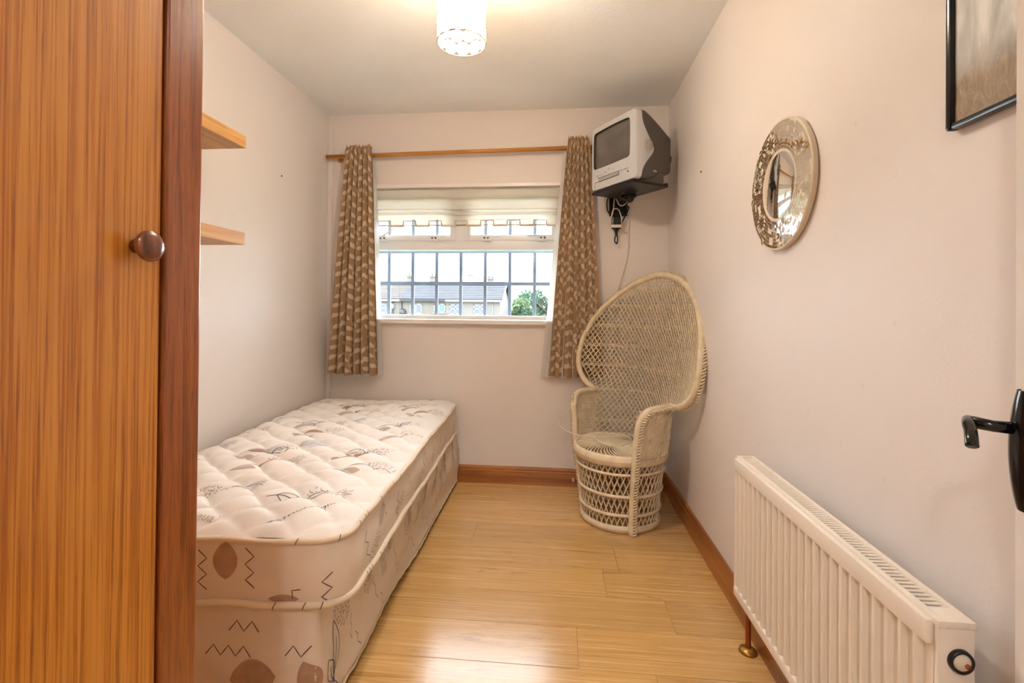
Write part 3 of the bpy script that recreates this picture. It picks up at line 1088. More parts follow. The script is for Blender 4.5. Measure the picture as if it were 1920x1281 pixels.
# ------------------------------------------------------------------ wardrobe (front faces into the room from the left)
WX, WYE = -0.62, 0.776
wd = thing('wardrobe', 'orange oak wardrobe with a round brown knob filling the left foreground', 'wardrobe', (0, 0, 0))
MB().box(XL + 0.006, WX - 0.028, 0.0, WYE - 0.004, 0.0, 2.34, ch=0.002).build('carcass', M['oak'], wd)
stl = MB().box(WX - 0.03, WX, 0.701, WYE, 0.0, 2.34, ch=0.003)
stl.build('stile', M['stile'], wd)['label'] = 'dark reddish-brown upright at the edge of the wardrobe'
MB().box(WX - 0.03, WX, 0.0, 0.06, 0.0, 2.34, ch=0.003).build('stile', M['stile'], wd)
MB().box(WX - 0.03, WX - 0.002, 0.06, 0.701, 0.0, 0.07, ch=0.002).build('plinth', M['stile'], wd)
MB().box(WX - 0.03, WX - 0.002, 0.06, 0.701, 2.28, 2.34, ch=0.002).build('top_rail', M['stile'], wd)
MB().box(WX - 0.0278, WX - 0.0262, 0.06, 0.701, 0.07, 2.28).build('recess_back', M['dark_gap'], wd)
dr = MB().box(WX - 0.024, WX - 0.004, 0.066, 0.6945, 0.075, 2.275, ch=0.0015).build('door', M['oak'], wd)
kb = MB().lathe([(0.0, 0.034), (0.010, 0.0335), (0.018, 0.031), (0.0225, 0.027), (0.0235, 0.0225), (0.021, 0.018), (0.014, 0.0135), (0.010, 0.010), (0.0105, 0.0), (0.0, 0.0)], 28,
               mtx=Matrix.Translation((WX - 0.004, 0.650, 1.2165)) @ Matrix.Rotation(PI / 2, 4, 'Y'))
kb.build('knob', M['knob'], dr, smooth=True)

# ------------------------------------------------------------------ wall shelves
for z0, z1, lb in ((1.776, 1.826, 'light oak floating shelf on the left wall, upper of the two'), (1.377, 1.427, 'light oak floating shelf on the left wall, lower of the two')):
    sh = MB().box(XL + 0.001, XL + 0.24, 1.02, 1.845, z0, z1, ch=0.0015).build('floating_shelf', M['shelf'])
    tag(sh, lb, 'shelf', 'floating shelves')

# ------------------------------------------------------------------ television on its wall arm
TVO = Vector((0.413, 2.52, 1.815))          # nearest lower front corner
fx = Vector((0.209, -0.32, 0)).normalized() # along the front, towards the near corner
fd = Vector((-fx.y, fx.x, 0))               # into the set
if fd.x < 0:
    fd = -fd
TW, TH, TD = 0.375, 0.368, 0.305
tvm = Matrix(((fx.x, fd.x, 0, 0), (fx.y, fd.y, 0, 0), (0, 0, 1, 0), (0, 0, 0, 1)))
tv = thing('television', 'silver and grey tube television with a built-in tape slot on the wall bracket', 'television')
tv.matrix_world = Matrix.Translation(TVO - fx * TW / 2) @ tvm
# local: x across (-TW/2..TW/2), y depth, z up
def section(wx, z0, z1, n=112, r=0.022):
    """rounded rectangle, points spread evenly along each side"""
    pts = []
    hx, hz = wx - r, (z1 - z0) / 2 - r
    zc = (z0 + z1) / 2
    q = n // 4
    ns, na = q - 8, 8
    for side in range(4):
        for i in range(ns):
            t = -1 + 2 * i / ns
            p = [(t * hx, -hz - r), (hx + r, t * hz), (-t * hx, hz + r), (-hx - r, -t * hz)][side]
            pts.append((p[0], zc + p[1]))
        c = [(hx, -hz), (hx, hz), (-hx, hz), (-hx, -hz)][side]
        for i in range(na):
            a = -PI / 2 + side * PI / 2 + (PI / 2) * i / na
            pts.append((c[0] + r * math.cos(a), zc + c[1] + r * math.sin(a)))
    return pts
def tv_ring(d):
    t = d / TD
    e = max(0.0, (t - 0.18) / 0.82)
    wx = TW / 2 * (1 - 0.34 * e ** 1.1)
    return section(wx, 0.0 + 0.075 * e ** 1.2, TH - 0.085 * e ** 1.15)
def seam(z):
    t = z / TH
    return 0.030 + 0.105 * math.exp(-((t - 0.47) / 0.22) ** 2)
rings = []
K1, K2 = 8, 10
n_s = 112
for k in range(K1 + 1):
    rg_ = []
    for i in range(n_s):
        z_guess = section(TW / 2, 0, TH)[i][1]
        d = seam(z_guess) * k / K1
        x, z = tv_ring(d)[i]
        rg_.append((x, d, z))
    rings.append(rg_)
# close grids around the section
def close_rings(mb, rings, m):
    k = len(mb.v)
    n = len(rings[0])
    for r_ in rings:
        mb.v.extend(r_)
    for a in range(len(rings) - 1):
        for i in range(n):
            j = (i + 1) % n
            mb.f.append((k + a * n + i, k + (a + 1) * n + i, k + (a + 1) * n + j, k + a * n + j))
            mb.m.append(m)
sil = MB()
front = [(x * 0.985, -0.006, TH / 2 + (z - TH / 2) * 0.985) for x, _, z in rings[0]]
close_rings(sil, [front] + rings, 0)
# front plate around the screen opening
SX0, SX1, SZ0, SZ1 = -TW / 2 + 0.020, TW / 2 - 0.050, 0.122, TH - 0.036
scr_loop = []
for x, z in section((SX1 - SX0) / 2, SZ0, SZ1, n_s, 0.016):
    bulge = 0.006 * (1 - (2 * x / (SX1 - SX0)) ** 2)
    scr_loop.append((x + (SX0 + SX1) / 2 + math.copysign(0.004 * (1 - ((z - (SZ0 + SZ1) / 2) / ((SZ1 - SZ0) / 2)) ** 2), x), -0.007, z + (bulge if z > (SZ0 + SZ1) / 2 else -bulge * 0.3)))
close_rings(sil, [scr_loop, front], 0)
sil.build('front_shell', M['tv_silver'], tv, auto=0.7)
dk = MB()
drings = [rings[-1]]
for k in range(1, K2 + 1):
    rg_ = []
    for i in range(n_s):
        z_guess = section(TW / 2, 0, TH)[i][1]
        s0_ = seam(z_guess)
        d = s0_ + (TD - s0_) * k / K2
        x, z = tv_ring(d)[i]
        rg_.append((x, d, z))
    drings.append(rg_)
close_rings(dk, drings, 0)
k = len(dk.v)
dk.v.extend(drings[-1]); dk.f.append(tuple(range(k, k + n_s))); dk.m.append(0)
dk.build('back_shell', M['tv_dark'], tv, auto=0.7)
bz = MB()
inner = [((SX0 + SX1) / 2 + (x - (SX0 + SX1) / 2) * 0.955, 0.004, (SZ0 + SZ1) / 2 + (z - (SZ0 + SZ1) / 2) * 0.955) for x, _, z in scr_loop]
close_rings(bz, [inner, scr_loop], 0)
bz.build('screen_surround', M['black_plastic'], tv)
def screen_mat():
    n = NT('grey_picture_tube')
    col = n.ramp(n.noise(n.coords(), 6, 2), [(0.3, lin((86, 80, 76))), (0.7, lin((96, 90, 84)))])
    return n.done(n.principled(col, 0.12, None, **{'Coat Weight': 0.6, 'Coat Roughness': 0.03}))
M['screen'] = screen_mat()
sb = MB()
cx_, cz_ = (SX0 + SX1) / 2, (SZ0 + SZ1) / 2
srings = []
for k in range(0, 9):
    t = 1 - k / 8
    srings.append([(cx_ + (x - cx_) * t, 0.004 - 0.010 * (1 - t * t), cz_ + (z - cz_) * t) for x, _, z in inner])
close_rings(sb, srings, 0)
sb.build('screen', M['screen'], tv, smooth=True)
yf = -0.0075
MB().box(-0.12, 0.05, yf - 0.002, yf + 0.002, 0.046, 0.064, ch=0.001).build('tape_slot', M['tv_speaker'], tv)
ol = MB()
for a, b in (((-0.125, 0.066), (0.055, 0.066)), ((-0.125, 0.044), (0.055, 0.044)), ((0.055, 0.044), (0.055, 0.066)), ((-0.155, 0.010), (-0.155, 0.045)), ((-0.155, 0.045), (-0.125, 0.045)), ((0.06, 0.063), (0.13, 0.063))):
    ol.tube([(a[0], yf, a[1]), (b[0], yf, b[1])], 0.0013, 4)
ol.build('panel_line', M['black_plastic'], tv)
for i in range(5):
    MB().lathe([(0, 0.004), (0.007, 0.0035), (0.008, 0)], 10, mtx=Matrix.Translation((-0.13 + i * 0.034, yf, 0.082 + (0.018 if i == 3 else 0.006 * (i > 1)))) @ Matrix.Rotation(PI / 2, 4, 'X') @ Matrix.Diagonal((1.4, 0.7, 1, 1))).build('button', M['tv_silver'], tv, smooth=True)
MB().lathe([(0, 0.003), (0.004, 0.003), (0.004, 0)], 8, mtx=Matrix.Translation((0.128, yf, 0.045)) @ Matrix.Rotation(PI / 2, 4, 'X')).build('socket', M['black_plastic'], tv)
# round speaker patch and switch on the near side
MB().lathe([(0.0, 0.0006), (0.030, 0.0005), (0.031, 0)], 24, mtx=Matrix.Translation((TW / 2 - 0.0012, 0.082, TH * 0.5)) @ Matrix.Rotation(PI / 2, 4, 'Y')).build('speaker_patch', M['tv_speaker'], tv, smooth=True)
MB().box(TW / 2 - 0.030, TW / 2 - 0.0145, 0.13, 0.155, 0.05, 0.060, ch=0.002).build('side_socket', M['tv_speaker'], tv)

br = thing('television_bracket', 'black swivel wall bracket carrying the television in the corner', 'bracket')
br.matrix_world = Matrix.Translation(TVO - fx * TW / 2) @ tvm
# foot of the set: pedestal strip between body and tray
MB().box(-TW / 2 + 0.02, TW / 2 - 0.03, 0.015, 0.222, -0.0055, 0.055, ch=0.004).build('pedestal', M['tv_dark'], tv)
ty = MB()
ty.box(-TW / 2 - 0.002, TW / 2 - 0.02, -0.006, 0.238, -0.020, -0.006, ch=0.003)
ty.box(-TW / 2 - 0.002, TW / 2 - 0.02, 0.228, 0.244, -0.020, 0.004, ch=0.003)
ty.build('tray', M['black_metal'], br)
br_inv = br.matrix_world.inverted()
WPX, WPZ = 0.388, 1.782
wp = MB()
wp.box(WPX - 0.062, WPX + 0.05, YB - 0.016, YB - 0.001, WPZ - 0.075, WPZ + 0.065, ch=0.006)
wp.v = [tuple(br_inv @ Vector(p)) for p in wp.v]
wp.build('wall_plate', M['black_metal'], br)
ar = MB()
tc = br.matrix_world @ Vector((-0.02, 0.14, -0.02))
pth = catmull([(WPX + 0.005, YB - 0.016, WPZ + 0.01), (WPX + 0.005, YB - 0.07, WPZ + 0.0), (WPX + 0.004, YB - 0.15, WPZ + 0.015), (tc.x, tc.y, tc.z - 0.04), (tc.x, tc.y, tc.z)], 6)
ar.tube(pth, 0.019, 12)
ar.lathe([(0, -0.03), (0.034, -0.03), (0.034, -0.012), (0.05, 0.0)], 18, mtx=Matrix.Translation(tc))
ar.v = [tuple(br_inv @ Vector(p)) for p in ar.v]
ar.build('swivel_arm', M['black_metal'], br, auto=0.7)

# mains adaptor and cables under the bracket
ad = thing('power_adaptor', 'small black power adaptor hanging below the television bracket', 'adaptor', (0.365, YB - 0.052, 1.655))
MB().box(-0.028, 0.028, -0.02, 0.02, -0.035, 0.045, ch=0.008).build('case', M['black_plastic'], ad)
MB().box(-0.0295, 0.0295, -0.0215, 0.0215, -0.028, -0.010, ch=0.002).build('paper_band', M['cable_white'], ad)
MB().lathe([(0.0, -0.07), (0.006, -0.069), (0.009, -0.05), (0.014, -0.035), (0.0, -0.034)], 12).build('cable_grip', M['black_plastic'], ad, smooth=True)
def cable(name, pts, r, mat, label, group=None):
    o = MB().tube(catmull(pts, 8), r, 8).build(name, mat, smooth=True)
    return tag(o, label, 'cable', group)
yc = YB - 0.03
cable('power_cable', [(0.365, YB - 0.052, 1.59), (0.357, YB - 0.05, 1.55), (0.37, YB - 0.05, 1.53), (0.375, YB - 0.05, 1.56), (0.372, YB - 0.045, 1.60), (0.40, YB - 0.04, 1.66), (0.435, yc, 1.73), (0.445, yc, 1.76), (0.425, YB - 0.05, 1.765), (0.43, YB - 0.08, 1.80), (0.48, YB - 0.16, 1.86), (0.50, YB - 0.20, 1.90)], 0.0042, M['cable_black'], 'black flex looping from the adaptor up behind the television')
cable('power_cable', [(0.34, YB - 0.05, 1.70), (0.315, yc, 1.74), (0.312, yc, 1.80), (0.335, yc, 1.855), (0.37, yc - 0.03, 1.862), (0.385, yc - 0.06, 1.83)], 0.004, M['cable_black'], 'black flex curving round the edge of the bracket wall plate')
cable('signal_cable', [(0.375, YB - 0.10, 1.84), (0.36, YB - 0.10, 1.80), (0.385, YB - 0.10, 1.755), (0.42, YB - 0.09, 1.775), (0.412, YB - 0.05, 1.82), (0.36, YB - 0.045, 1.82), (0.345, YB - 0.08, 1.74), (0.333, YB - 0.08, 1.69), (0.345, YB - 0.08, 1.735), (0.375, YB - 0.08, 1.735), (0.395, YB - 0.075, 1.68), (0.40, YB - 0.04, 1.64), (0.435, YB - 0.02, 1.60)], 0.0035, M['cable_white'], 'cream cable coiled round the bracket arm and adaptor')
cable('aerial_cable', [(0.44, YB - 0.02, 1.80), (0.452, YB - 0.006, 1.70), (0.45, YB - 0.006, 1.58), (0.44, YB - 0.006, 1.45), (0.41, YB - 0.006, 1.33), (0.385, YB - 0.006, 1.22), (0.38, YB - 0.008, 1.0), (0.33, YB - 0.03, 0.8), (0.22, YB - 0.06, 0.60), (0.09, YB - 0.12, 0.52), (0.02, 2.88, 0.48), (0.03, 2.78, 0.44), (0.10, 2.70, 0.42), (0.19, 2.66, 0.418), (0.30, 2.68, 0.415), (0.42, 2.72, 0.414)], 0.0032, M['cable_white'], 'thin cream aerial cable running down the back wall to the wicker seat')
cable('aerial_cable', [(0.30, 2.50, 0.414), (0.25, 2.56, 0.414), (0.22, 2.66, 0.415), (0.27, 2.74, 0.416), (0.38, 2.72, 0.416), (0.41, 2.62, 0.415), (0.37, 2.55, 0.414), (0.35, 2.52, 0.414)], 0.0032, M['cable_white'], 'loop of cream cable lying on the wicker seat')
cable('aerial_plug_cable', [(0.575, 2.80, 1.93), (0.62, 2.82, 1.945), (0.655, 2.85, 1.98), (0.66, 2.85, 2.02), (0.652, 2.84, 1.99), (0.65, 2.83, 1.95)], 0.0045, M['cable_black'], 'short black lead sticking out behind the television')

# ------------------------------------------------------------------ peacock chair
CC = np.array((0.352, 2.632))
AZ = 36.0 * PI / 180
bk = np.array((math.cos(AZ), math.sin(AZ)))
lt = np.array((bk[1], -bk[0]))
chair = thing('peacock_chair', 'cream wicker peacock chair with a tall fan back in the corner', 'chair', (CC[0], CC[1], 0), math.atan2(lt[1], lt[0]))
# local axes: x = lateral (towards the camera side), y = towards the back rest, z up
SZ = 0.392
def base_r(z):
    t = z / SZ
    return 0.200 + 0.040 * t ** 1.3
# base weave
bw = MB()
nst = 46
for k in range(nst):
    for sgn in (-1, 1):
        pts = []
        for t in np.linspace(0, 1, 9):
            z = 0.02 + t * (SZ - 0.05)
            a = 2 * PI * k / nst + sgn * (t - 0.5) * 0.62
            r_ = base_r(z) - 0.004 + sgn * 0.0022
            pts.append((r_ * math.cos(a), r_ * math.sin(a), z))
        bw.tube(pts, 0.0036, 5, cap=False)
stuff(bw.build('base_weave', M['cane'], chair, smooth=True))
for z, rad in ((0.30, 0.0075), (0.187, 0.0085), (0.09, 0.0085)):
    MB().tube([((base_r(z) + 0.003) * math.cos(a), (base_r(z) + 0.003) * math.sin(a), z) for a in np.linspace(0, 2 * PI, 49)[:-1]], rad, 8, closed=True).build('base_ring', M['cane'], chair, smooth=True)
def band(z0, z1, r0, r1, th, name):
    """wrapped band: a lathe with fine vertical wrapping ridges"""
    mb = MB()
    pts = []
    n = 220
    for i in range(n):
        a = 2 * PI * i / n
        w = 0.0009 * (1 if i % 2 else -1)
        rw = []
        for t in np.linspace(0, 2 * PI, 11):
            rc = (r0 + r1) / 2 + th * math.cos(t) + w * math.cos(t)
            zc = (z0 + z1) / 2 + (z1 - z0) / 2 * math.sin(t)
            rw.append((rc * math.cos(a), rc * math.sin(a), zc))
        pts.append(rw)
    mb.grid(pts, 0, closed_u=True)
    return mb.build(name, M['cane'], chair, smooth=True)
band(0.0, 0.036, 0.203, 0.203, 0.011, 'bottom_rim')
band(SZ - 0.052, SZ + 0.006, 0.240, 0.240, 0.013, 'seat_rim')
# seat: pinwheel of reeds over a mat
st = MB()
st.lathe([(0.0, SZ - 0.012), (0.235, SZ - 0.012), (0.235, SZ - 0.02), (0.0, SZ - 0.02)], 40)
st.build('seat_mat', M['cane_dark'], chair)
rd = MB()
for k in range(54):
    pts = []
    for t in np.linspace(0, 1, 9):
        r_ = 0.012 + 0.222 * t
        a = 2 * PI * k / 54 + 1.05 * t ** 0.8 - 0.3
        pts.append((r_ * math.cos(a), r_ * math.sin(a), SZ - 0.006 + 0.010 * (1 - t)))
    rd.tube(pts, 0.0042, 5, cap=False)
stuff(rd.build('seat_reeds', M['cane'], chair, smooth=True))
MB().lathe([(0, SZ + 0.008), (0.016, SZ + 0.006), (0.02, SZ)], 16).build('seat_button', M['cane'], chair, smooth=True)

# rim and arm curve, one side at a time (sx = +1 near the camera, -1 by the back wall)
def rim_pts(sx):
    wr = 1.06 if sx > 0 else 0.865
    post = 62 * PI / 180
    def pol(ang, r_, z):
        # ang measured from the front (-y)
        return (sx * r_ * math.sin(ang), -r_ * math.cos(ang), z)
    P = [pol(post, 0.216, 0.0), pol(post, 0.228, 0.15), pol(post, 0.262, 0.36), pol(post + 0.02, 0.272, 0.48), pol(post + 0.06, 0.282, 0.575),
         pol(post + 0.20, 0.288, 0.628), pol(post + 0.45, 0.286, 0.640), pol(post + 0.75, 0.292, 0.640)]
    P += [(sx * wr * 0.335, 0.05, 0.652), (sx * wr * 0.405, 0.030, 0.700), (sx * wr * 0.447, 0.022, 0.775), (sx * wr * 0.455, 0.035, 0.875), (sx * wr * 0.435, 0.070, 0.985),
          (sx * wr * 0.385, 0.125, 1.095), (sx * wr * 0.305, 0.190, 1.19), (sx * wr * 0.20, 0.250, 1.265), (sx * wr * 0.095, 0.288, 1.308)]
    return P
full = rim_pts(1) + [(0.0, 0.300, 1.322)] + rim_pts(-1)[::-1]
rim = catmull(full, 8)
MB().tube(rim, 0.0165, 12).build('frame_rim', M['cane'], chair, smooth=True)
# plaited edging that follows the rim on its outer side
def edging():
    P = np.array(rim)
    T = np.gradient(P, axis=0)
    T /= np.linalg.norm(T, axis=1, keepdims=True)
    cen = np.array((0.0, 0.1, 0.75))
    cum = np.concatenate([[0], np.cumsum(np.linalg.norm(np.diff(P, axis=0), axis=1))])
    mb = MB()
    n = int(cum[-1] / 0.0034)
    for ph in (0.0, PI):
        pts = []
        for i in range(n):
            s_ = cum[-1] * i / n
            p = np.array([np.interp(s_, cum, P[:, q]) for q in range(3)])
            t = np.array([np.interp(s_, cum, T[:, q]) for q in range(3)])
            out = p - cen
            out[1] = -abs(out[1]) * 0 + out[1] + 0.25     # bias to the back side
            out -= t * (out @ t)
            out /= np.linalg.norm(out) + 1e-9
            side = np.cross(t, out)
            c_ = p + out * 0.021
            a = s_ / 0.030 * 2 * PI + ph
            pts.append(c_ + (out * math.cos(a) + side * math.sin(a)) * 0.0075)
        mb.tube(pts, 0.0042, 5, cap=False)
    return mb.build('plaited_edge', M['cane'], chair, smooth=True)
stuff(edging())
# fan surface: width and edge depth read off the rim
def side_tab(sx):
    R = np.array(catmull(rim_pts(sx)[8:] + [(0.0, 0.300, 1.322)], 10))
    return R
TR, TL_ = side_tab(1), side_tab(-1)
def wz(sx, z):
    R = TR if sx > 0 else TL_
    if z <= 0.652:
        base = 0.285 + (z - SZ) * 0.06
        if z < 0.60:
            return base
        k = (z - 0.60) / 0.052
        return base * (1 - k) + abs(R[0][0]) * k
    return float(np.interp(z, R[:, 2], np.abs(R[:, 0])))
def ez(z):
    if z <= 0.652:
        return -0.02 + 0.07 * max(0, (z - SZ)) / 0.26
    return float(np.interp(z, TR[:, 2], TR[:, 1]))
def cz(z):
    return float(np.interp(z, [SZ - 0.02, 0.65, 1.0, 1.322], [0.245, 0.25, 0.255, 0.300]))
def fan(x, z):
    sx = 1 if x >= 0 else -1
    w = max(1e-3, wz(sx, z))
    s_ = min(1.0, abs(x) / w)
    e, c = ez(z), cz(z)
    return np.array((x, c - (c - e) * s_ ** 1.9, z))
def inside(x, z):
    if z < SZ - 0.012 or z > 1.318:
        return False
    return abs(x) <= wz(1 if x >= 0 else -1, z)
fw_ = MB()
mslope = 1.75
sp = 0.0192 * math.sqrt(1 + mslope ** 2)
for sgn in (-1, 1):
    z0 = -0.6
    while z0 < 2.4:
        run = []
        for x in np.arange(-0.52, 0.521, 0.0125):
            z = z0 + sgn * mslope * x
            if inside(x, z):
                p = fan(x, z)
                p[1] += sgn * 0.0026 - 0.004
                run.append(p)
            else:
                if len(run) > 2:
                    fw_.tube(run, 0.0031, 5, cap=False)
                run = []
        if len(run) > 2:
            fw_.tube(run, 0.0031, 5, cap=False)
        z0 += sp
# pairs of cross weavers
for zc in (0.46, 0.64, 0.78, 0.90, 1.02, 1.14, 1.235):
    for dz in (0, 0.009):
        z = zc + dz
        xs_ = np.linspace(-wz(-1, z), wz(1, z), 60)
        fw_.tube([fan(x, z) + np.array((0, 0.004 * math.sin(i * 1.57), 0)) for i, x in enumerate(xs_)], 0.0028, 5, cap=False)
stuff(fw_.build('back_weave', M['cane'], chair, smooth=True))
# arm side panels: close weave between post and back
aw = MB()
for sx in (-1, 1):
    def arm(u, z):
        ang = (62 * PI / 180) + u * (0.78)
        r_ = 0.262 + (z - SZ) * 0.10
        return np.array((sx * r_ * math.sin(ang), -r_ * math.cos(ang), z))
    for sgn in (-1, 1):
        for u0 in np.arange(-1.2, 2.2, 0.070):
            run = []
            for t in np.linspace(0, 1, 14):
                u = u0 + sgn * (t - 0.5) * 0.55
                z = SZ + t * 0.24
                if 0.0 <= u <= 1.12:
                    run.append(arm(u, z) * np.array((1 + 0.006 * sgn, 1, 1)))
            if len(run) > 2:
                aw.tube(run, 0.0038, 5, cap=False)
    for z in (0.43, 0.50, 0.57, 0.605):
        aw.tube([arm(u, z) for u in np.linspace(0, 1.1, 14)], 0.0034, 5, cap=False)
stuff(aw.build('arm_weave', M['cane'], chair, smooth=True))

# ------------------------------------------------------------------ radiator
rad = thing('radiator', 'cream convector radiator with ribbed front and top grille on the right wall', 'radiator')
RX0, RX1 = XR - 0.117, XR - 0.055        # front face, rear
RY0, RY1 = 0.795, 1.592
RZ0, RZ1 = 0.217, 0.655
rp_ = MB()
rp_.box(RX0 + 0.011, RX0 + 0.019, RY0, RY1, RZ0, RZ1, ch=0.002)
rp_.build('front_panel', M['radiator'], rad)
tb = MB()
tb.box(RX0, RX0 + 0.0145, RY0, RY1, RZ1 - 0.040, RZ1 - 0.002, ch=0.004)
tb.build('top_band', M['radiator'], rad, auto=0.7)
tb = MB()
tb.box(RX0, RX0 + 0.0145, RY0, RY1, RZ0, RZ0 + 0.028, ch=0.004)
tb.build('bottom_band', M['radiator'], rad, auto=0.7)
rib0 = None
for k in range(25):
    ry = RY1 - 0.006 - k * 0.0333
    if ry < RY0 + 0.004:
        break
    if rib0 is None:
        poly = [(0.0125, -0.0062), (0.003, -0.0052), (0.0012, -0.0036), (0.0012, 0.0036), (0.003, 0.0052), (0.0125, 0.0062)]
        rib0 = MB().prism(poly, 'Z', RZ0 + 0.012, RZ1 - 0.022).build('rib', M['radiator'], rad, auto=0.9)
        o = rib0
    else:
        o = rib0.copy()
        COL.objects.link(o)
        o.parent = rad
    o.location = (RX0, ry, 0)
MB().box(RX1 - 0.012, RX1, RY0, RY1, RZ0, RZ1 - 0.002, ch=0.003).build('rear_panel', M['radiator'], rad)
fin = MB()
for i in range(60):
    yy = RY0 + 0.03 + i * (RY1 - RY0 - 0.06) / 59
    fin.box(RX0 + 0.016, RX1 - 0.012, yy - 0.0006, yy + 0.0006, RZ0 + 0.05, RZ1 - 0.065)
stuff(fin.build('convector_fins', M['radiator'], rad))
# top grille: frame and slats
tg = MB()
GZ = RZ1 + 0.004
gx0, gx1 = RX0 + 0.010, RX1 + 0.002
tg.box(gx0, gx0 + 0.012, RY0 - 0.012, RY1 + 0.006, GZ - 0.012, GZ, ch=0.003)
tg.box(gx1 - 0.010, gx1, RY0 - 0.012, RY1 + 0.006, GZ - 0.012, GZ, ch=0.003)
tg.box(gx0 + 0.010, gx1 - 0.008, RY0 - 0.012, RY0 + 0.025, GZ - 0.012, GZ, ch=0.003)
tg.box(gx0 + 0.010, gx1 - 0.008, RY1 - 0.006, RY1 + 0.006, GZ - 0.012, GZ, ch=0.003)
tg.build('grille_frame', M['radiator'], rad, auto=0.7)
MB().box(gx0 + 0.004, gx1 - 0.002, RY0 + 0.01, RY1 - 0.002, GZ - 0.058, GZ - 0.052).build('grille_shadow', M['rad_grille_shade'], rad)  # dark sheet under the slats, shade put into its colour
sl_ = MB()
ns = 66
for i in range(ns):
    yy = RY0 + 0.030 + i * (RY1 - RY0 - 0.04) / (ns - 1)
    sl_.add([(gx0 + 0.012, yy - 0.0017, GZ - 0.0045), (gx1 - 0.008, yy - 0.0017, GZ - 0.0045), (gx1 - 0.008, yy + 0.0017, GZ - 0.003), (gx0 + 0.012, yy + 0.0017, GZ - 0.003),
             (gx0 + 0.012, yy - 0.0017, GZ - 0.006), (gx1 - 0.008, yy - 0.0017, GZ - 0.006), (gx1 - 0.008, yy + 0.0017, GZ - 0.005), (gx0 + 0.012, yy + 0.0017, GZ - 0.005)],
            [(0, 1, 2, 3), (7, 6, 5, 4), (0, 4, 5, 1), (1, 5, 6, 2), (2, 6, 7, 3), (3, 7, 4, 0)])
stuff(sl_.build('grille_slats', M['radiator'], rad))
for yy0, yy1 in ((RY0 - 0.010, RY0 - 0.002), (RY1 - 0.002, RY1 + 0.004)):
    MB().box(gx0, gx1 - 0.001, yy0, yy1, RZ0 + 0.01, GZ - 0.008, ch=0.003).build('end_cover', M['radiator'], rad, auto=0.7)
vt = Matrix.Translation(((gx0 + gx1) / 2 + 0.004, RY0 - 0.010, RZ1 - 0.055)) @ Matrix.Rotation(PI / 2, 4, 'X')
ring = MB().lathe([(0.013, 0.0), (0.013, 0.005), (0.0145, 0.007), (0.0172, 0.006), (0.018, 0.0), (0.013, 0.0)], 28, mtx=vt)
plug = ring.build('plug_ring', M['black_plastic'], rad, smooth=True)
MB().lathe([(0.0, 0.009), (0.008, 0.009), (0.0125, 0.006), (0.0132, 0.0)], 20, mtx=vt).build('blanking_plug', M['plaster'], plug, smooth=True)
MB().lathe([(0.0, 0.012), (0.0035, 0.0115), (0.004, 0.008)], 10, mtx=vt @ Matrix.Translation((0.004, -0.002, 0))).build('bleed_screw', M['copper'], plug, smooth=True)
# bracket legs to the wall, supply pipe and collar
for yy in (0.95, 1.42):
    MB().box(RX1 - 0.002, XR - 0.0005, yy - 0.015, yy + 0.015, RZ0 + 0.08, RZ1 - 0.06).build('wall_bracket', M['radiator'], rad)
ppx, ppy = 0.640, 1.640
pi_ = MB()
pi_.tube(catmull([(ppx, ppy, 0.0), (ppx, ppy, 0.12), (ppx, ppy, 0.22), (ppx, ppy - 0.012, 0.255), (ppx, ppy - 0.045, 0.265)], 6), 0.0085, 10)
pi_.build('supply_pipe', M['copper'], rad, smooth=True)
MB().lathe([(0.0, 0.016), (0.012, 0.015), (0.026, 0.008), (0.029, 0.0), (0.0, 0.0)], 24, mtx=Matrix.Translation((ppx, ppy, 0.0005))).build('pipe_collar', M['brass'], rad, smooth=True)

# ------------------------------------------------------------------ round mosaic mirror on the right wall
mir = thing('round_mirror', 'round mirror with a floral mirror-mosaic border on the right wall', 'mirror', (XR - 0.001, 1.520, 1.511))
mm = Matrix.Rotation(-PI / 2, 4, 'Y')     # lathe axis -> -X (into the room)
RM = 0.198
MB().lathe([(0.0, 0.0), (RM - 0.004, 0.0), (RM, 0.003), (RM, 0.015), (RM - 0.002, 0.017), (RM - 0.006, 0.0165), (0.108, 0.0162), (0.100, 0.0150), (0.0, 0.0150)], 72, mtx=mm).build('backing_disc', M['plaster'], mir, auto=0.6)
MB().lathe([(0.0, 0.0158), (0.099, 0.0158), (0.1005, 0.0150)], 64, mtx=mm).build('mirror_glass', M['mirror'], mir, auto=0.6)
tl = MB()
rt = random.Random(9)
flowers = [(0.152, a) for a in (0.35, 1.35, 2.25, 3.25, 4.15, 5.3)]
fpos = [(r_ * math.cos(a), r_ * math.sin(a)) for r_, a in flowers]
def put_poly(poly):
    cxp = sum(p[0] for p in poly) / len(poly)
    cyp = sum(p[1] for p in poly) / len(poly)
    tx, ty_ = rt.uniform(-0.012, 0.012), rt.uniform(-0.012, 0.012)
    vv, n = [], len(poly)
    for zz in (0.0160, 0.0174):
        for p in poly:
            h_ = zz + ((p[0] - cxp) * tx + (p[1] - cyp) * ty_ if zz > 0.017 else 0)
            vv.append(mm @ Vector((p[0], p[1], h_)))
    tl.add(vv, [tuple(range(n, 2 * n))] + [(i, (i + 1) % n, n + (i + 1) % n, n + i) for i in range(n)])
def petal(cx, cy, ang, L, W):
    ca, sa = math.cos(ang), math.sin(ang)
    pts = []
    for t in (0.08, 0.3, 0.55, 0.8, 1.0, 0.8, 0.55, 0.3):
        pass
    up = [(t * L, W * math.sin(PI * t) ** 0.8) for t in (0.05, 0.3, 0.55, 0.8, 1.0)]
    dn = [(t * L, -W * math.sin(PI * t) ** 0.8) for t in (0.8, 0.55, 0.3)]
    put_poly([(cx + a * ca - b * sa, cy + a * sa + b * ca) for a, b in up + dn])
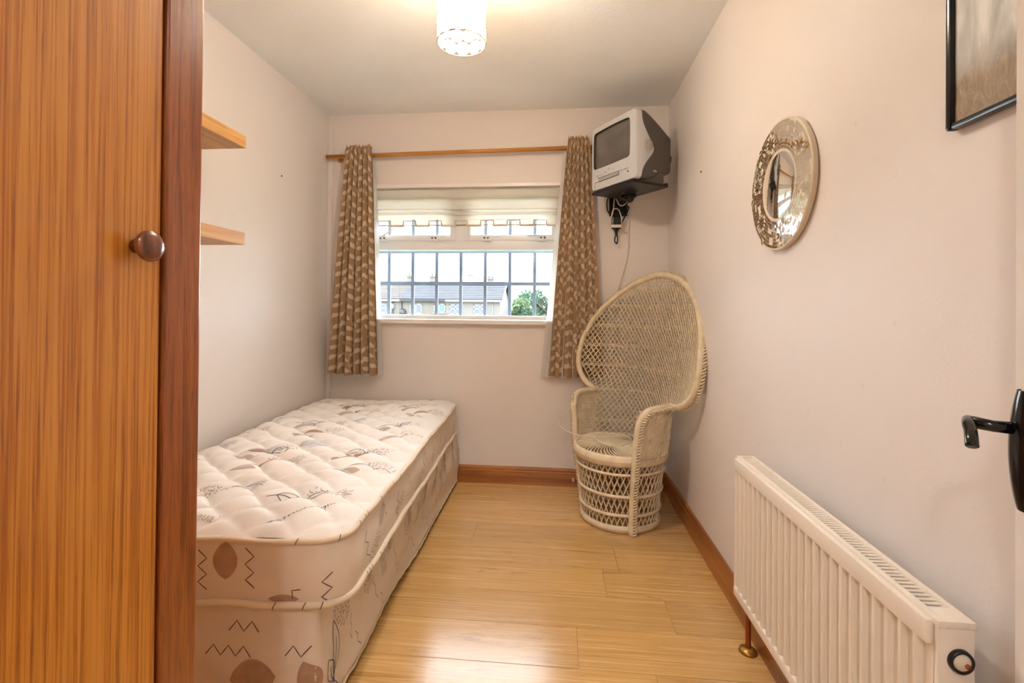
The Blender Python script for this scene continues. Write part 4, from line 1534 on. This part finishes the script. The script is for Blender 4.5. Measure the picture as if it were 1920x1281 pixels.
for (fx_, fy_) in fpos:
    for k in range(10):
        petal(fx_, fy_, 2 * PI * k / 10 + 0.2, 0.028, 0.0042)
# curving stems of leaves between the flowers
stems = []
for i in range(6):
    a0 = flowers[i][1] + 0.22
    for k in range(5):
        a = a0 + k * 0.085
        r_ = 0.126 + 0.062 * (0.5 + 0.5 * math.sin(k * 1.1 + i))
        cxs, cys = r_ * math.cos(a), r_ * math.sin(a)
        stems.append((cxs, cys))
        petal(cxs, cys, a + 0.9 + 0.3 * k, 0.026, 0.0045)
rr_ = 0.1085
while rr_ < RM - 0.008:
    wd_ = 0.0088 + rt.uniform(0, 0.003)
    if rr_ + wd_ > RM - 0.003:
        wd_ = RM - 0.003 - rr_
    a = rt.uniform(0, 0.1)
    end = a + 2 * PI
    while a < end - 0.02:
        da = rt.uniform(0.006, 0.013) / (rr_ + wd_ / 2)
        a1 = min(a + da, end)
        am, rmid = (a + a1) / 2, rr_ + wd_ / 2
        px_, py_ = rmid * math.cos(am), rmid * math.sin(am)
        if all(math.hypot(px_ - q[0], py_ - q[1]) > 0.029 for q in fpos) and all(math.hypot(px_ - q[0] - 0.013 * math.cos(am + 0.9), py_ - q[1] - 0.013 * math.sin(am + 0.9)) > 0.0105 for q in stems):
            g = 0.0007
            ga = g / rmid
            j = lambda: rt.uniform(-0.0006, 0.0006)
            poly = [((rr_ + g + j()) * math.cos(a + ga), (rr_ + g + j()) * math.sin(a + ga)), ((rr_ + wd_ - g + j()) * math.cos(a + ga), (rr_ + wd_ - g + j()) * math.sin(a + ga)),
                    ((rr_ + wd_ - g + j()) * math.cos(a1 - ga), (rr_ + wd_ - g + j()) * math.sin(a1 - ga)), ((rr_ + g + j()) * math.cos(a1 - ga), (rr_ + g + j()) * math.sin(a1 - ga))]
            put_poly(poly)
        a = a1
    rr_ += wd_
stuff(tl.build('mosaic_tiles', M['mirror_tile'], mir))

# ------------------------------------------------------------------ framed picture on the right wall
pic = thing('framed_picture', 'black-framed grey-brown misty landscape picture high on the right wall', 'picture', (XR - 0.001, 0, 0))
PYa, PYb, PZ0, PZ1 = 0.40, 0.893, 1.443, 2.06
fw2, fdp = 0.011, 0.018
for nm_, (a, b, c, d) in dict(l=(PYb - fw2, PYb, PZ0, PZ1), r=(PYa, PYa + fw2, PZ0, PZ1), b=(PYa + fw2, PYb - fw2, PZ0, PZ0 + fw2), t=(PYa + fw2, PYb - fw2, PZ1 - fw2, PZ1)).items():
    MB().box(-fdp, 0, a, b, c, d, ch=0.005).build('frame_bar', M['black_gloss'], pic, auto=0.8)
def picture_mat():
    n = NT('misty_landscape_print')
    v = n.coords()
    sep = n.n('ShaderNodeSeparateXYZ', {0: v})
    streak = n.noise(n.coords((1, 9.0, 2.2)), 1.6, 5, 0.6, 1.2)
    mist = n.ramp(streak, [(0.32, lin((160, 158, 150))), (0.5, lin((198, 197, 192))), (0.62, lin((230, 228, 224)))])
    grass = n.ramp(n.noise(n.coords((1, 30.0, 16.0)), 1.4, 6, 0.7, 2.0), [(0.3, lin((112, 90, 66))), (0.55, lin((150, 126, 98))), (0.75, lin((184, 162, 132)))])
    hgt = n.math('ADD', sep.outputs[2], n.math('MULTIPLY', n.noise(v, 9, 4), 0.10))
    f = n.ramp(hgt, [(0.0, (0, 0, 0, 1)), (1.0, (1, 1, 1, 1))])
    mr = n.n('ShaderNodeMapRange', {0: hgt, 1: PZ0 + 0.115, 2: PZ0 + 0.17, 3: 0.0, 4: 1.0})
    col = n.mix(mr.outputs[0], grass, mist)
    return n.done(n.principled(col, 0.5, None, **{'Coat Weight': 0.25, 'Coat Roughness': 0.1}))
MB().box(-0.010, -0.006, PYa + 0.012, PYb - 0.012, PZ0 + 0.012, PZ1 - 0.012).build('print', picture_mat(), pic)
MB().box(-0.006, 0.0, PYa + 0.006, PYb - 0.006, PZ0 + 0.006, PZ1 - 0.006).build('backing_board', M['slab'], pic)

# ------------------------------------------------------------------ open door at the right edge
TH_ = 27 * PI / 180
EDGE = Vector((0.640, 0.727, 0))
LEAF = 0.765
ddir = Vector((math.sin(TH_), math.cos(TH_), 0))
hinge = EDGE - ddir * LEAF
door = empty_struct('door_1', 'white door standing open against the right wall', (hinge.x, hinge.y, 0))
door.rotation_euler = (0, 0, math.atan2(ddir.y, ddir.x))
# local x runs along the leaf from the hinge, local +y faces the camera side (left)
MB().box(0.0, LEAF, -0.036, 0.0, 0.006, 1.985, ch=0.002).build('leaf', M['door_white'], door)
hs = empty_h = bpy.data.objects.new('door_handle', None)
COL.objects.link(hs)
hs.parent = door
hz, hb_ = 0.974, 0.034
pl = MB()
zz = np.linspace(-0.108, 0.052, 21)
rows = []
for z in zz:
    t = (z + 0.108) / 0.160
    w = 0.006 + 0.013 * math.sin(PI * (0.08 + 0.84 * t)) ** 0.6
    dth = 0.004 + 0.011 * math.sin(PI * (0.04 + 0.92 * t)) ** 0.7
    rows.append([(LEAF - hb_ + w * math.cos(a), dth * math.sin(a), hz + z) for a in np.linspace(0, PI, 11)])
pl.grid(rows)
pl.build('back_plate', M['black_gloss'], hs, smooth=True)
lv = MB()
lv.tube([(LEAF - hb_, 0.010, hz), (LEAF - hb_, 0.030, hz), (LEAF - hb_, 0.052, hz + 0.003)], [0.0085, 0.008, 0.0085], 12)
lv.tube(catmull([(LEAF - hb_ + 0.006, 0.054, hz + 0.004), (LEAF - hb_ - 0.015, 0.058, hz + 0.002), (LEAF - hb_ - 0.030, 0.059, hz - 0.004), (LEAF - hb_ - 0.044, 0.061, hz - 0.011), (LEAF - hb_ - 0.052, 0.062, hz - 0.020)], 6), 0.0072, 10)
lv.build('lever', M['black_gloss'], hs, smooth=True)
for hz_ in (0.25, 1.0, 1.75):
    MB().tube([(-0.004, -0.002, hz_ - 0.045), (-0.004, -0.002, hz_ + 0.045)], 0.006, 8).build('hinge', M['brass'], door, smooth=True)

# ------------------------------------------------------------------ capiz pendant lamp
LX, LY, LZ0 = -0.332, 1.602, 2.036
LR, LH = 0.083, 0.245
lamp = thing('pendant_lamp', 'lit pendant lamp with a drum shade of round capiz shell discs', 'lamp', (LX, LY, 0))
def shell_mat(name, c, trp):
    n = NT(name)
    f = n.noise(n.coords(rnd=True), 30, 3)
    col = n.ramp(f, [(0.3, tuple(x * 0.85 for x in lin(c)[:3]) + (1,)), (0.7, lin(c))])
    tl_ = n.n('ShaderNodeBsdfTranslucent', {0: col}).outputs[0]
    df = n.principled(col, 0.3)
    m1 = n.n('ShaderNodeMixShader', {0: 0.6, 1: df, 2: tl_}).outputs[0]
    tp = n.n('ShaderNodeBsdfTransparent', {0: col}).outputs[0]
    return n.done(n.n('ShaderNodeMixShader', {0: trp, 1: m1, 2: tp}).outputs[0])
M['capiz'] = shell_mat('white_capiz_shell', (250, 240, 222), 0.35)
M['capiz_amber'] = shell_mat('amber_capiz_shell', (238, 200, 140), 0.25)
M['gilt'] = paint('gilt_wire', (120, 96, 60), 0.5, 0.1)
def disc_mesh(m):
    mb = MB()
    rd_ = 0.0242
    def cyl(a, b, r_):
        return (r_ * math.cos(a / LR), r_ * math.sin(a / LR), b)
    rows = []
    for k in range(5):
        t = k / 4
        rows.append([cyl(rd_ * t * math.cos(q), rd_ * t * math.sin(q), LR) for q in np.linspace(0, 2 * PI, 25)])
    mb.grid(rows, 0)
    mb.tube([cyl(rd_ * math.cos(q), rd_ * math.sin(q), LR) for q in np.linspace(0, 2 * PI, 25)[:-1]], 0.0013, 5, closed=True, m=1)
    return mb
disc_proto = {}
rl = random.Random(4)
for rw in range(5):
    for k in range(11):
        kind = 'capiz_amber' if rl.random() < 0.3 else 'capiz'
        if kind not in disc_proto:
            o = disc_mesh(0).build('capiz_disc', [M[kind], M['gilt']], lamp, smooth=True, fix=False)
            disc_proto[kind] = o
        else:
            o = disc_proto[kind].copy()
            COL.objects.link(o)
            o.parent = lamp
        o.location = (0, 0, LZ0 + 0.0255 + rw * 0.0475 + rl.uniform(-0.001, 0.001))
        o.rotation_euler = (0, 0, 2 * PI * (k + (0.5 if rw % 2 else 0)) / 11)
for z in (LZ0, LZ0 + LH):
    MB().tube([(LR * math.cos(a), LR * math.sin(a), z) for a in np.linspace(0, 2 * PI, 49)[:-1]], 0.0016, 6, closed=True).build('shade_ring', M['gilt'], lamp, smooth=True)
spd = MB()
for k in range(3):
    a = 2 * PI * k / 3
    spd.tube([(0.018 * math.cos(a), 0.018 * math.sin(a), LZ0 + LH - 0.002), (LR * math.cos(a), LR * math.sin(a), LZ0 + LH)], 0.0014, 5)
spd.tube([(0.018 * math.cos(a), 0.018 * math.sin(a), LZ0 + LH - 0.002) for a in np.linspace(0, 2 * PI, 17)[:-1]], 0.0016, 5, closed=True)
spd.build('shade_spider', M['gilt'], lamp)
MB().lathe([(0, LZ0 + LH + 0.03), (0.010, LZ0 + LH + 0.03), (0.018, LZ0 + LH + 0.01), (0.018, LZ0 + LH - 0.03), (0, LZ0 + LH - 0.03)], 18).build('lamp_holder', M['white_gloss'], lamp, auto=0.7)
MB().tube([(0, 0, LZ0 + LH + 0.025), (0, 0, H - 0.01)], 0.003, 8).build('flex', M['white_gloss'], lamp, smooth=True)
MB().lathe([(0, H - 0.03), (0.012, H - 0.03), (0.04, H - 0.012), (0.042, H), (0, H)], 24).build('ceiling_rose', M['white_gloss'], lamp, auto=0.7)
def glow(name, c, strength):
    n = NT(name)
    f = n.noise(n.coords(), 3, 1)
    col = n.ramp(f, [(0.0, c + (1,)), (1.0, c + (1,))])
    return n.done(n.n('ShaderNodeEmission', {0: col, 1: strength}).outputs[0])
bulb = MB().lathe([(0.0, -0.058), (0.012, -0.056), (0.024, -0.046), (0.030, -0.030), (0.028, -0.014), (0.018, 0.004), (0.013, 0.022), (0.0, 0.022)], 20)
bulb.build('bulb', glow('warm_lit_bulb', (1.0, 0.975, 0.945), BULB), lamp, smooth=True, loc=(0, 0, LZ0 + 0.120))

# added fill lamp, unseen behind the doorway, brightens the near surfaces
la = thing('added_fill_lamp', 'added fill light, a round bowl unseen behind the doorway', 'lamp', (-0.3, -0.85, H))
MB().lathe([(0, 0), (0.09, 0), (0.09, -0.02), (0, -0.02)], 24).build('base', M['white_gloss'], la, auto=0.7)
MB().lathe([(0.085, -0.02), (0.10, -0.05), (0.09, -0.09), (0.05, -0.115), (0.0, -0.122)], 24).build('fill_bowl', glow('fill_lamp_glow', (1.0, 0.98, 0.96), FILL_STRENGTH * 0.045), la, smooth=True)

# ------------------------------------------------------------------ small marks on the walls
for (x, y_, z, nx, lb) in ((XR, 2.351, 1.79, -1, 'small screw left in the right wall beside the television'), (XL, 2.489, 1.844, 1, 'small screw left in the left wall between shelves and curtain')):
    sc = MB().lathe([(0, 0.007), (0.004, 0.006), (0.0045, 0.004), (0.002, 0.003), (0.002, -0.004)], 10, mtx=Matrix.Rotation(nx * PI / 2, 4, 'Y'))
    tag(sc.build('wall_screw', M['black_metal'], loc=(x, y_, z), smooth=True), lb, 'screw')
tgm = MB().box(-0.006, 0.006, -0.0016, 0, -0.012, 0.012, ch=0.0006)
tag(tgm.build('paper_tag', M['cable_white'], loc=(0.115, YB - 0.018, 0.047)), 'tiny cream sticker on the skirting board beside the wicker chair', 'sticker')

# ------------------------------------------------------------------ outside
GZ_ = -3.2
def ground_mat():
    n = NT('grass_and_road')
    f = n.noise(n.coords(), 0.3, 5)
    col = n.ramp(f, [(0.35, lin((56, 74, 40))), (0.65, lin((74, 92, 52)))])
    return n.done(n.principled(col, 0.9))
gd = MB().box(-90, 70, YB + 0.8, 160, GZ_ - 0.3, GZ_)
struct(gd.build('ground', ground_mat()))
def roof_mat(name, c, c2):
    n = NT(name)
    f = n.noise(n.coords((1, 1, 1)), 1.2, 5)
    col = n.ramp(f, [(0.3, lin(c)), (0.7, lin(c2))])
    return n.done(n.principled(col, 0.8))
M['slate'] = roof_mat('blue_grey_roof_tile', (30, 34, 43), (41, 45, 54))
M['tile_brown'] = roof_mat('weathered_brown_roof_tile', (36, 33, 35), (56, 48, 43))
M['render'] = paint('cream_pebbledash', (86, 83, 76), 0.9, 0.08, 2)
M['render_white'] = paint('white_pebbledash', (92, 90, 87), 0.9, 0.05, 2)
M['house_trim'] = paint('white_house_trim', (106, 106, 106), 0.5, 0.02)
M['gutter_dark'] = paint('dark_gutter', (28, 30, 34), 0.5)
M['house_glass'] = paint('dark_window_glass', (40, 56, 80), 0.15, 0.2, 0.8)
M['teal_glass'] = paint('blue_window_blind', (38, 82, 104), 0.3, 0.1)
HY = 46.0
k46 = HY / 50.0
EZ, RZ = 1.131 + 0.75 * k46, 1.131 + 2.50 * k46 * (HY + 4.2) / HY
def house(label, x0, x1, roof, gut, wins, chims, extra=None, gable=False):
    h = thing('terraced_house', label, 'house', ((x0 + x1) / 2, HY, GZ_), group='terraced houses across the road')
    cx = (x0 + x1) / 2
    L = lambda x: x - cx
    Z = lambda z: z - GZ_
    dpt = 8.4
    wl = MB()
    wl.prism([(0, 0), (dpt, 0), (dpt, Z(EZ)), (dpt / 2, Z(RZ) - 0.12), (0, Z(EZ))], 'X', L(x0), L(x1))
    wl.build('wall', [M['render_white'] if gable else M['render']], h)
    rf = MB()
    ov = 0.25 if gable else 0.0
    sl_len = math.hypot(dpt / 2 + 0.35, RZ - EZ + 0.2)
    rf.prism([(-0.35, Z(EZ) - 0.10), (dpt / 2, Z(RZ)), (dpt + 0.35, Z(EZ) - 0.10), (dpt + 0.35, Z(EZ) + 0.02), (dpt / 2, Z(RZ) + 0.14), (-0.35, Z(EZ) + 0.02)], 'X', L(x0), L(x1) + ov)
    ro = rf.build('roof', roof, h)
    # tile courses on the near slope
    n = 11
    for i in range(n):
        t0, t1 = i / n, (i + 1) / n
        ya, yb_ = -0.37 + (dpt / 2 + 0.37) * t0, -0.37 + (dpt / 2 + 0.37) * t1
        za, zb = Z(EZ) + 0.03 + (RZ - EZ + 0.13) * t0, Z(EZ) + 0.03 + (RZ - EZ + 0.13) * t1
        c = MB()
        c.prism([(ya, za), (yb_, zb), (yb_, zb + 0.02), (ya, za + 0.07)], 'X', L(x0), L(x1) + ov)
        c.build('tile_course', roof, ro)
    MB().box(L(x0), L(x1) + ov, -0.45, -0.33, Z(EZ) - 0.16, Z(EZ) - 0.02).build('gutter', gut, h)
    MB().box(L(x0), L(x1) + ov, -0.36, -0.30, Z(EZ) - 0.24, Z(EZ) - 0.02).build('fascia', M['house_trim'] if gut is not M['gutter_dark'] else gut, h)
    for wx, ww, wh, zc, gl, style in wins:
        f = MB()
        a, b = L(wx - ww / 2), L(wx + ww / 2)
        z0, z1 = Z(zc - wh / 2), Z(zc + wh / 2)
        f.box(a, b, -0.06, 0.02, z0, z0 + 0.09).box(a, b, -0.06, 0.02, z1 - 0.09, z1).box(a, a + 0.09, -0.06, 0.02, z0, z1).box(b - 0.09, b, -0.06, 0.02, z0, z1)
        f.box((a + b) / 2 - 0.05, (a + b) / 2 + 0.05, -0.06, 0.02, z0, z1)
        if style == 'top':
            f.box(a, b, -0.06, 0.02, z1 - 0.48, z1 - 0.38)
        f.box(a - 0.12, b + 0.12, -0.14, 0.02, z0 - 0.1, z0)
        fo = f.build('window', M['house_trim'], h)
        for (pa, pb) in ((a + 0.09, (a + b) / 2 - 0.05), ((a + b) / 2 + 0.05, b - 0.09)):
            MB().box(pa, pb, -0.03, 0.01, z0 + 0.09, z1 - 0.09).build('pane', gl, fo)
    for cxx, cw, top_z_ in chims:
        c = MB()
        c.box(L(cxx) - cw / 2, L(cxx) + cw / 2, dpt / 2 - 0.35, dpt / 2 + 0.35, Z(RZ) - 0.4, Z(top_z_))
        c.box(L(cxx) - cw / 2 - 0.1, L(cxx) + cw / 2 + 0.1, dpt / 2 - 0.45, dpt / 2 + 0.45, Z(top_z_), Z(top_z_) + 0.12)
        co = c.build('chimney', M['render'], h)
        for q in (-0.18, 0.18):
            MB().lathe([(0.10, Z(top_z_) + 0.12), (0.08, Z(top_z_) + 0.38), (0.11, Z(top_z_) + 0.40)], 10, mtx=Matrix.Translation((L(cxx) + q, dpt / 2, 0))).build('chimney_pot', M['gutter_dark'], co)
    if extra:
        extra(h, L, Z)
    return h
kx = k46
def dish(h, L, Z, x, z, col):
    d = MB().lathe([(0.0, 0.10), (0.2, 0.07), (0.34, 0.0), (0.34, -0.02), (0.2, 0.05), (0.0, 0.08)], 16, mtx=Matrix.Translation((L(x), -0.35, Z(z))) @ Matrix.Rotation(1.2, 4, 'X') @ Matrix.Rotation(0.5, 4, 'Y'))
    d.tube([(L(x), -0.33, Z(z)), (L(x) - 0.1, 0.0, Z(z) - 0.15)], 0.03, 6)
    d.build('satellite_dish', col, h, smooth=True)
def pipe(h, L, Z, x, col):
    MB().tube([(L(x), -0.06, 0), (L(x), -0.06, Z(EZ) - 0.1)], 0.05, 6).build('downpipe', col, h, smooth=True)
def exA(h, L, Z):
    dish(h, L, Z, -17.7 * kx, 1.131 - 0.02, M['steel'])
    pipe(h, L, Z, -17.6 * kx, M['gutter_dark'])
    a = MB()
    ax = -17.2 * kx
    a.tube([(L(ax), 4.2, Z(RZ)), (L(ax), 4.2, Z(RZ) + 3.1)], 0.035, 6)
    for zz, w in ((2.4, 0.4), (2.1, 0.3), (2.75, 0.25)):
        a.tube([(L(ax) - w * 0.4, 4.2, Z(RZ) + zz), (L(ax) + w, 4.2, Z(RZ) + zz)], 0.025, 5)
    a.build('aerial_mast', M['gutter_dark'], h)
def exB(h, L, Z):
    dish(h, L, Z, -16.4 * kx, 1.131 - 0.55, M['gutter_dark'])
    pipe(h, L, Z, -16.6 * kx, M['gutter_dark'])
def exC(h, L, Z):
    dish(h, L, Z, -10.6 * kx, 1.131 - 1.25, M['steel'])
    pipe(h, L, Z, -6.75 * kx, M['house_trim'])
    a = MB()
    ax = -10.1 * kx
    a.tube([(L(ax), 4.2, Z(RZ)), (L(ax), 4.2, Z(RZ) + 0.9)], 0.03, 6)
    a.tube([(L(ax) - 0.3, 4.2, Z(RZ) + 0.85), (L(ax) + 0.45, 4.2, Z(RZ) + 0.85)], 0.06, 5)
    a.build('aerial_mast', M['gutter_dark'], h)
    # white barge board on the gable end
    xg = L(-5.95 * kx) + 0.25
    b = MB()
    b.prism([(-0.40, Z(EZ) - 0.18), (4.2, Z(RZ) - 0.08), (8.8, Z(EZ) - 0.18), (8.8, Z(EZ) + 0.04), (4.2, Z(RZ) + 0.16), (-0.40, Z(EZ) + 0.04)], 'X', xg, xg + 0.06)
    b.build('barge_board', M['house_trim'], h)
wz1 = 1.131 - 0.27
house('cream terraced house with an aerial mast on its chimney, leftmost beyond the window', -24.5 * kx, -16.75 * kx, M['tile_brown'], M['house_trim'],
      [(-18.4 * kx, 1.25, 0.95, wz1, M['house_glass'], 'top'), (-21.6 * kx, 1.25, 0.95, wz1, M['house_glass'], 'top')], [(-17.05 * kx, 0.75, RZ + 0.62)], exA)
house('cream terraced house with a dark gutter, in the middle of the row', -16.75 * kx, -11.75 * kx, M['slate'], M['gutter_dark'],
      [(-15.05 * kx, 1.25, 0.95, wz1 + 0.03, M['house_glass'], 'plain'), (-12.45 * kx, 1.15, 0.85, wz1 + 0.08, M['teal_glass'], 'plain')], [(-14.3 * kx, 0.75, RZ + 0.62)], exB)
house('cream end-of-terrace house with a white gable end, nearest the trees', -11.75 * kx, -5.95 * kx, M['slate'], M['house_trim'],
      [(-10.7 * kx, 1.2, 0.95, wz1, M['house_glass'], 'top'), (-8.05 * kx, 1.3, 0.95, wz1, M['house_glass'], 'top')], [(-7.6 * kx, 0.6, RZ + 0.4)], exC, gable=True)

def leaf_mat(name, a, b):
    n = NT(name)
    f = n.noise(n.coords(), 1.5, 4)
    col = n.ramp(f, [(0.3, lin(a)), (0.7, lin(b))])
    d = n.principled(col, 0.7)
    t = n.n('ShaderNodeBsdfTranslucent', {0: col}).outputs[0]
    return n.done(n.n('ShaderNodeMixShader', {0: 0.25, 1: d, 2: t}).outputs[0])
M['leaf_a'] = leaf_mat('dark_green_foliage', (20, 48, 28), (36, 70, 42))
M['leaf_b'] = leaf_mat('mid_green_foliage', (32, 66, 46), (56, 94, 68))
M['leaf_c'] = leaf_mat('yellow_green_foliage', (42, 68, 34), (68, 90, 50))
M['bark'] = paint('tree_bark', (86, 74, 60), 0.9, 0.15, 10)
def tree(label, x, y_, h_, w, mat, seed, n=1500, ls=0.30):
    rg = random.Random(seed)
    t = thing('tree', label, 'tree', (x, y_, GZ_), group='trees beyond the houses')
    tk = MB()
    tk.tube([(0, 0, 0), (0.1, 0, h_ * 0.35), (0.05, 0.1, h_ * 0.8)], [0.22, 0.16, 0.05], 8)
    for q in range(4):
        a = q * 1.6
        tk.tube([(0.05, 0, h_ * (0.35 + 0.1 * q)), (w * 0.3 * math.cos(a), w * 0.3 * math.sin(a), h_ * (0.55 + 0.1 * q))], [0.08, 0.03], 6)
    tk.build('trunk', M['bark'], t, smooth=True)
    blobs = []
    for q in range(16):
        a = rg.uniform(0, 2 * PI)
        zz = rg.uniform(0.22, 0.92)
        rr = w * 0.5 * math.sqrt(max(0.08, 1 - ((zz - 0.5) / 0.5) ** 2)) * rg.uniform(0.3, 0.9)
        blobs.append((rr * math.cos(a), rr * math.sin(a), zz * h_, w * rg.uniform(0.14, 0.24)))
    fo = MB()
    for i in range(n):
        bx_, by_, bz_, br_ = blobs[i % len(blobs)]
        u_ = Vector((rg.gauss(0, 1), rg.gauss(0, 1), rg.gauss(0, 1))).normalized() * br_ * rg.uniform(0.55, 1.08)
        c = Vector((bx_, by_, bz_)) + u_
        a1 = Vector((rg.gauss(0, 1), rg.gauss(0, 1), rg.gauss(0, 1))).normalized()
        a2 = a1.orthogonal().normalized()
        s_ = ls * rg.uniform(0.6, 1.2)
        fo.add([c - a1 * s_, c + a2 * s_ * 0.5, c + a1 * s_, c - a2 * s_ * 0.5], [(0, 1, 2, 3)])
    stuff(fo.build('foliage', mat, t, fix=False))
tree('yellow-green tree beside the gable end of the house', -4.9, 58.0, 5.6, 4.6, M['leaf_c'], 1)
tree('low dark bush between gable end and fence', -3.1, 50.0, 4.3, 2.6, M['leaf_a'], 2, 1100)
tree('pale green tree behind the fence, middle of the view', -3.4, 68.0, 6.6, 5.4, M['leaf_b'], 3)
tree('tall dense green tree right of the fence by the curtain', -0.7, 52.0, 6.4, 4.6, M['leaf_a'], 4, 2200)
tree('pale green tree at the far right, partly behind the curtain', 1.9, 66.0, 6.4, 5.0, M['leaf_b'], 6)
fe = thing('garden_fence', 'pale green railing fence standing between the trees', 'fence', (-2.2, 47.5, GZ_))
for i in range(9):
    MB().box(-1.6 + i * 0.4 - 0.025, -1.6 + i * 0.4 + 0.025, -0.02, 0.02, 0.0, 3.45).build('fence_post', M['steel'], fe)
for zz in (3.4, 2.4):
    MB().box(-1.7, 1.7, -0.02, 0.02, zz - 0.03, zz + 0.03).build('fence_rail', M['steel'], fe)
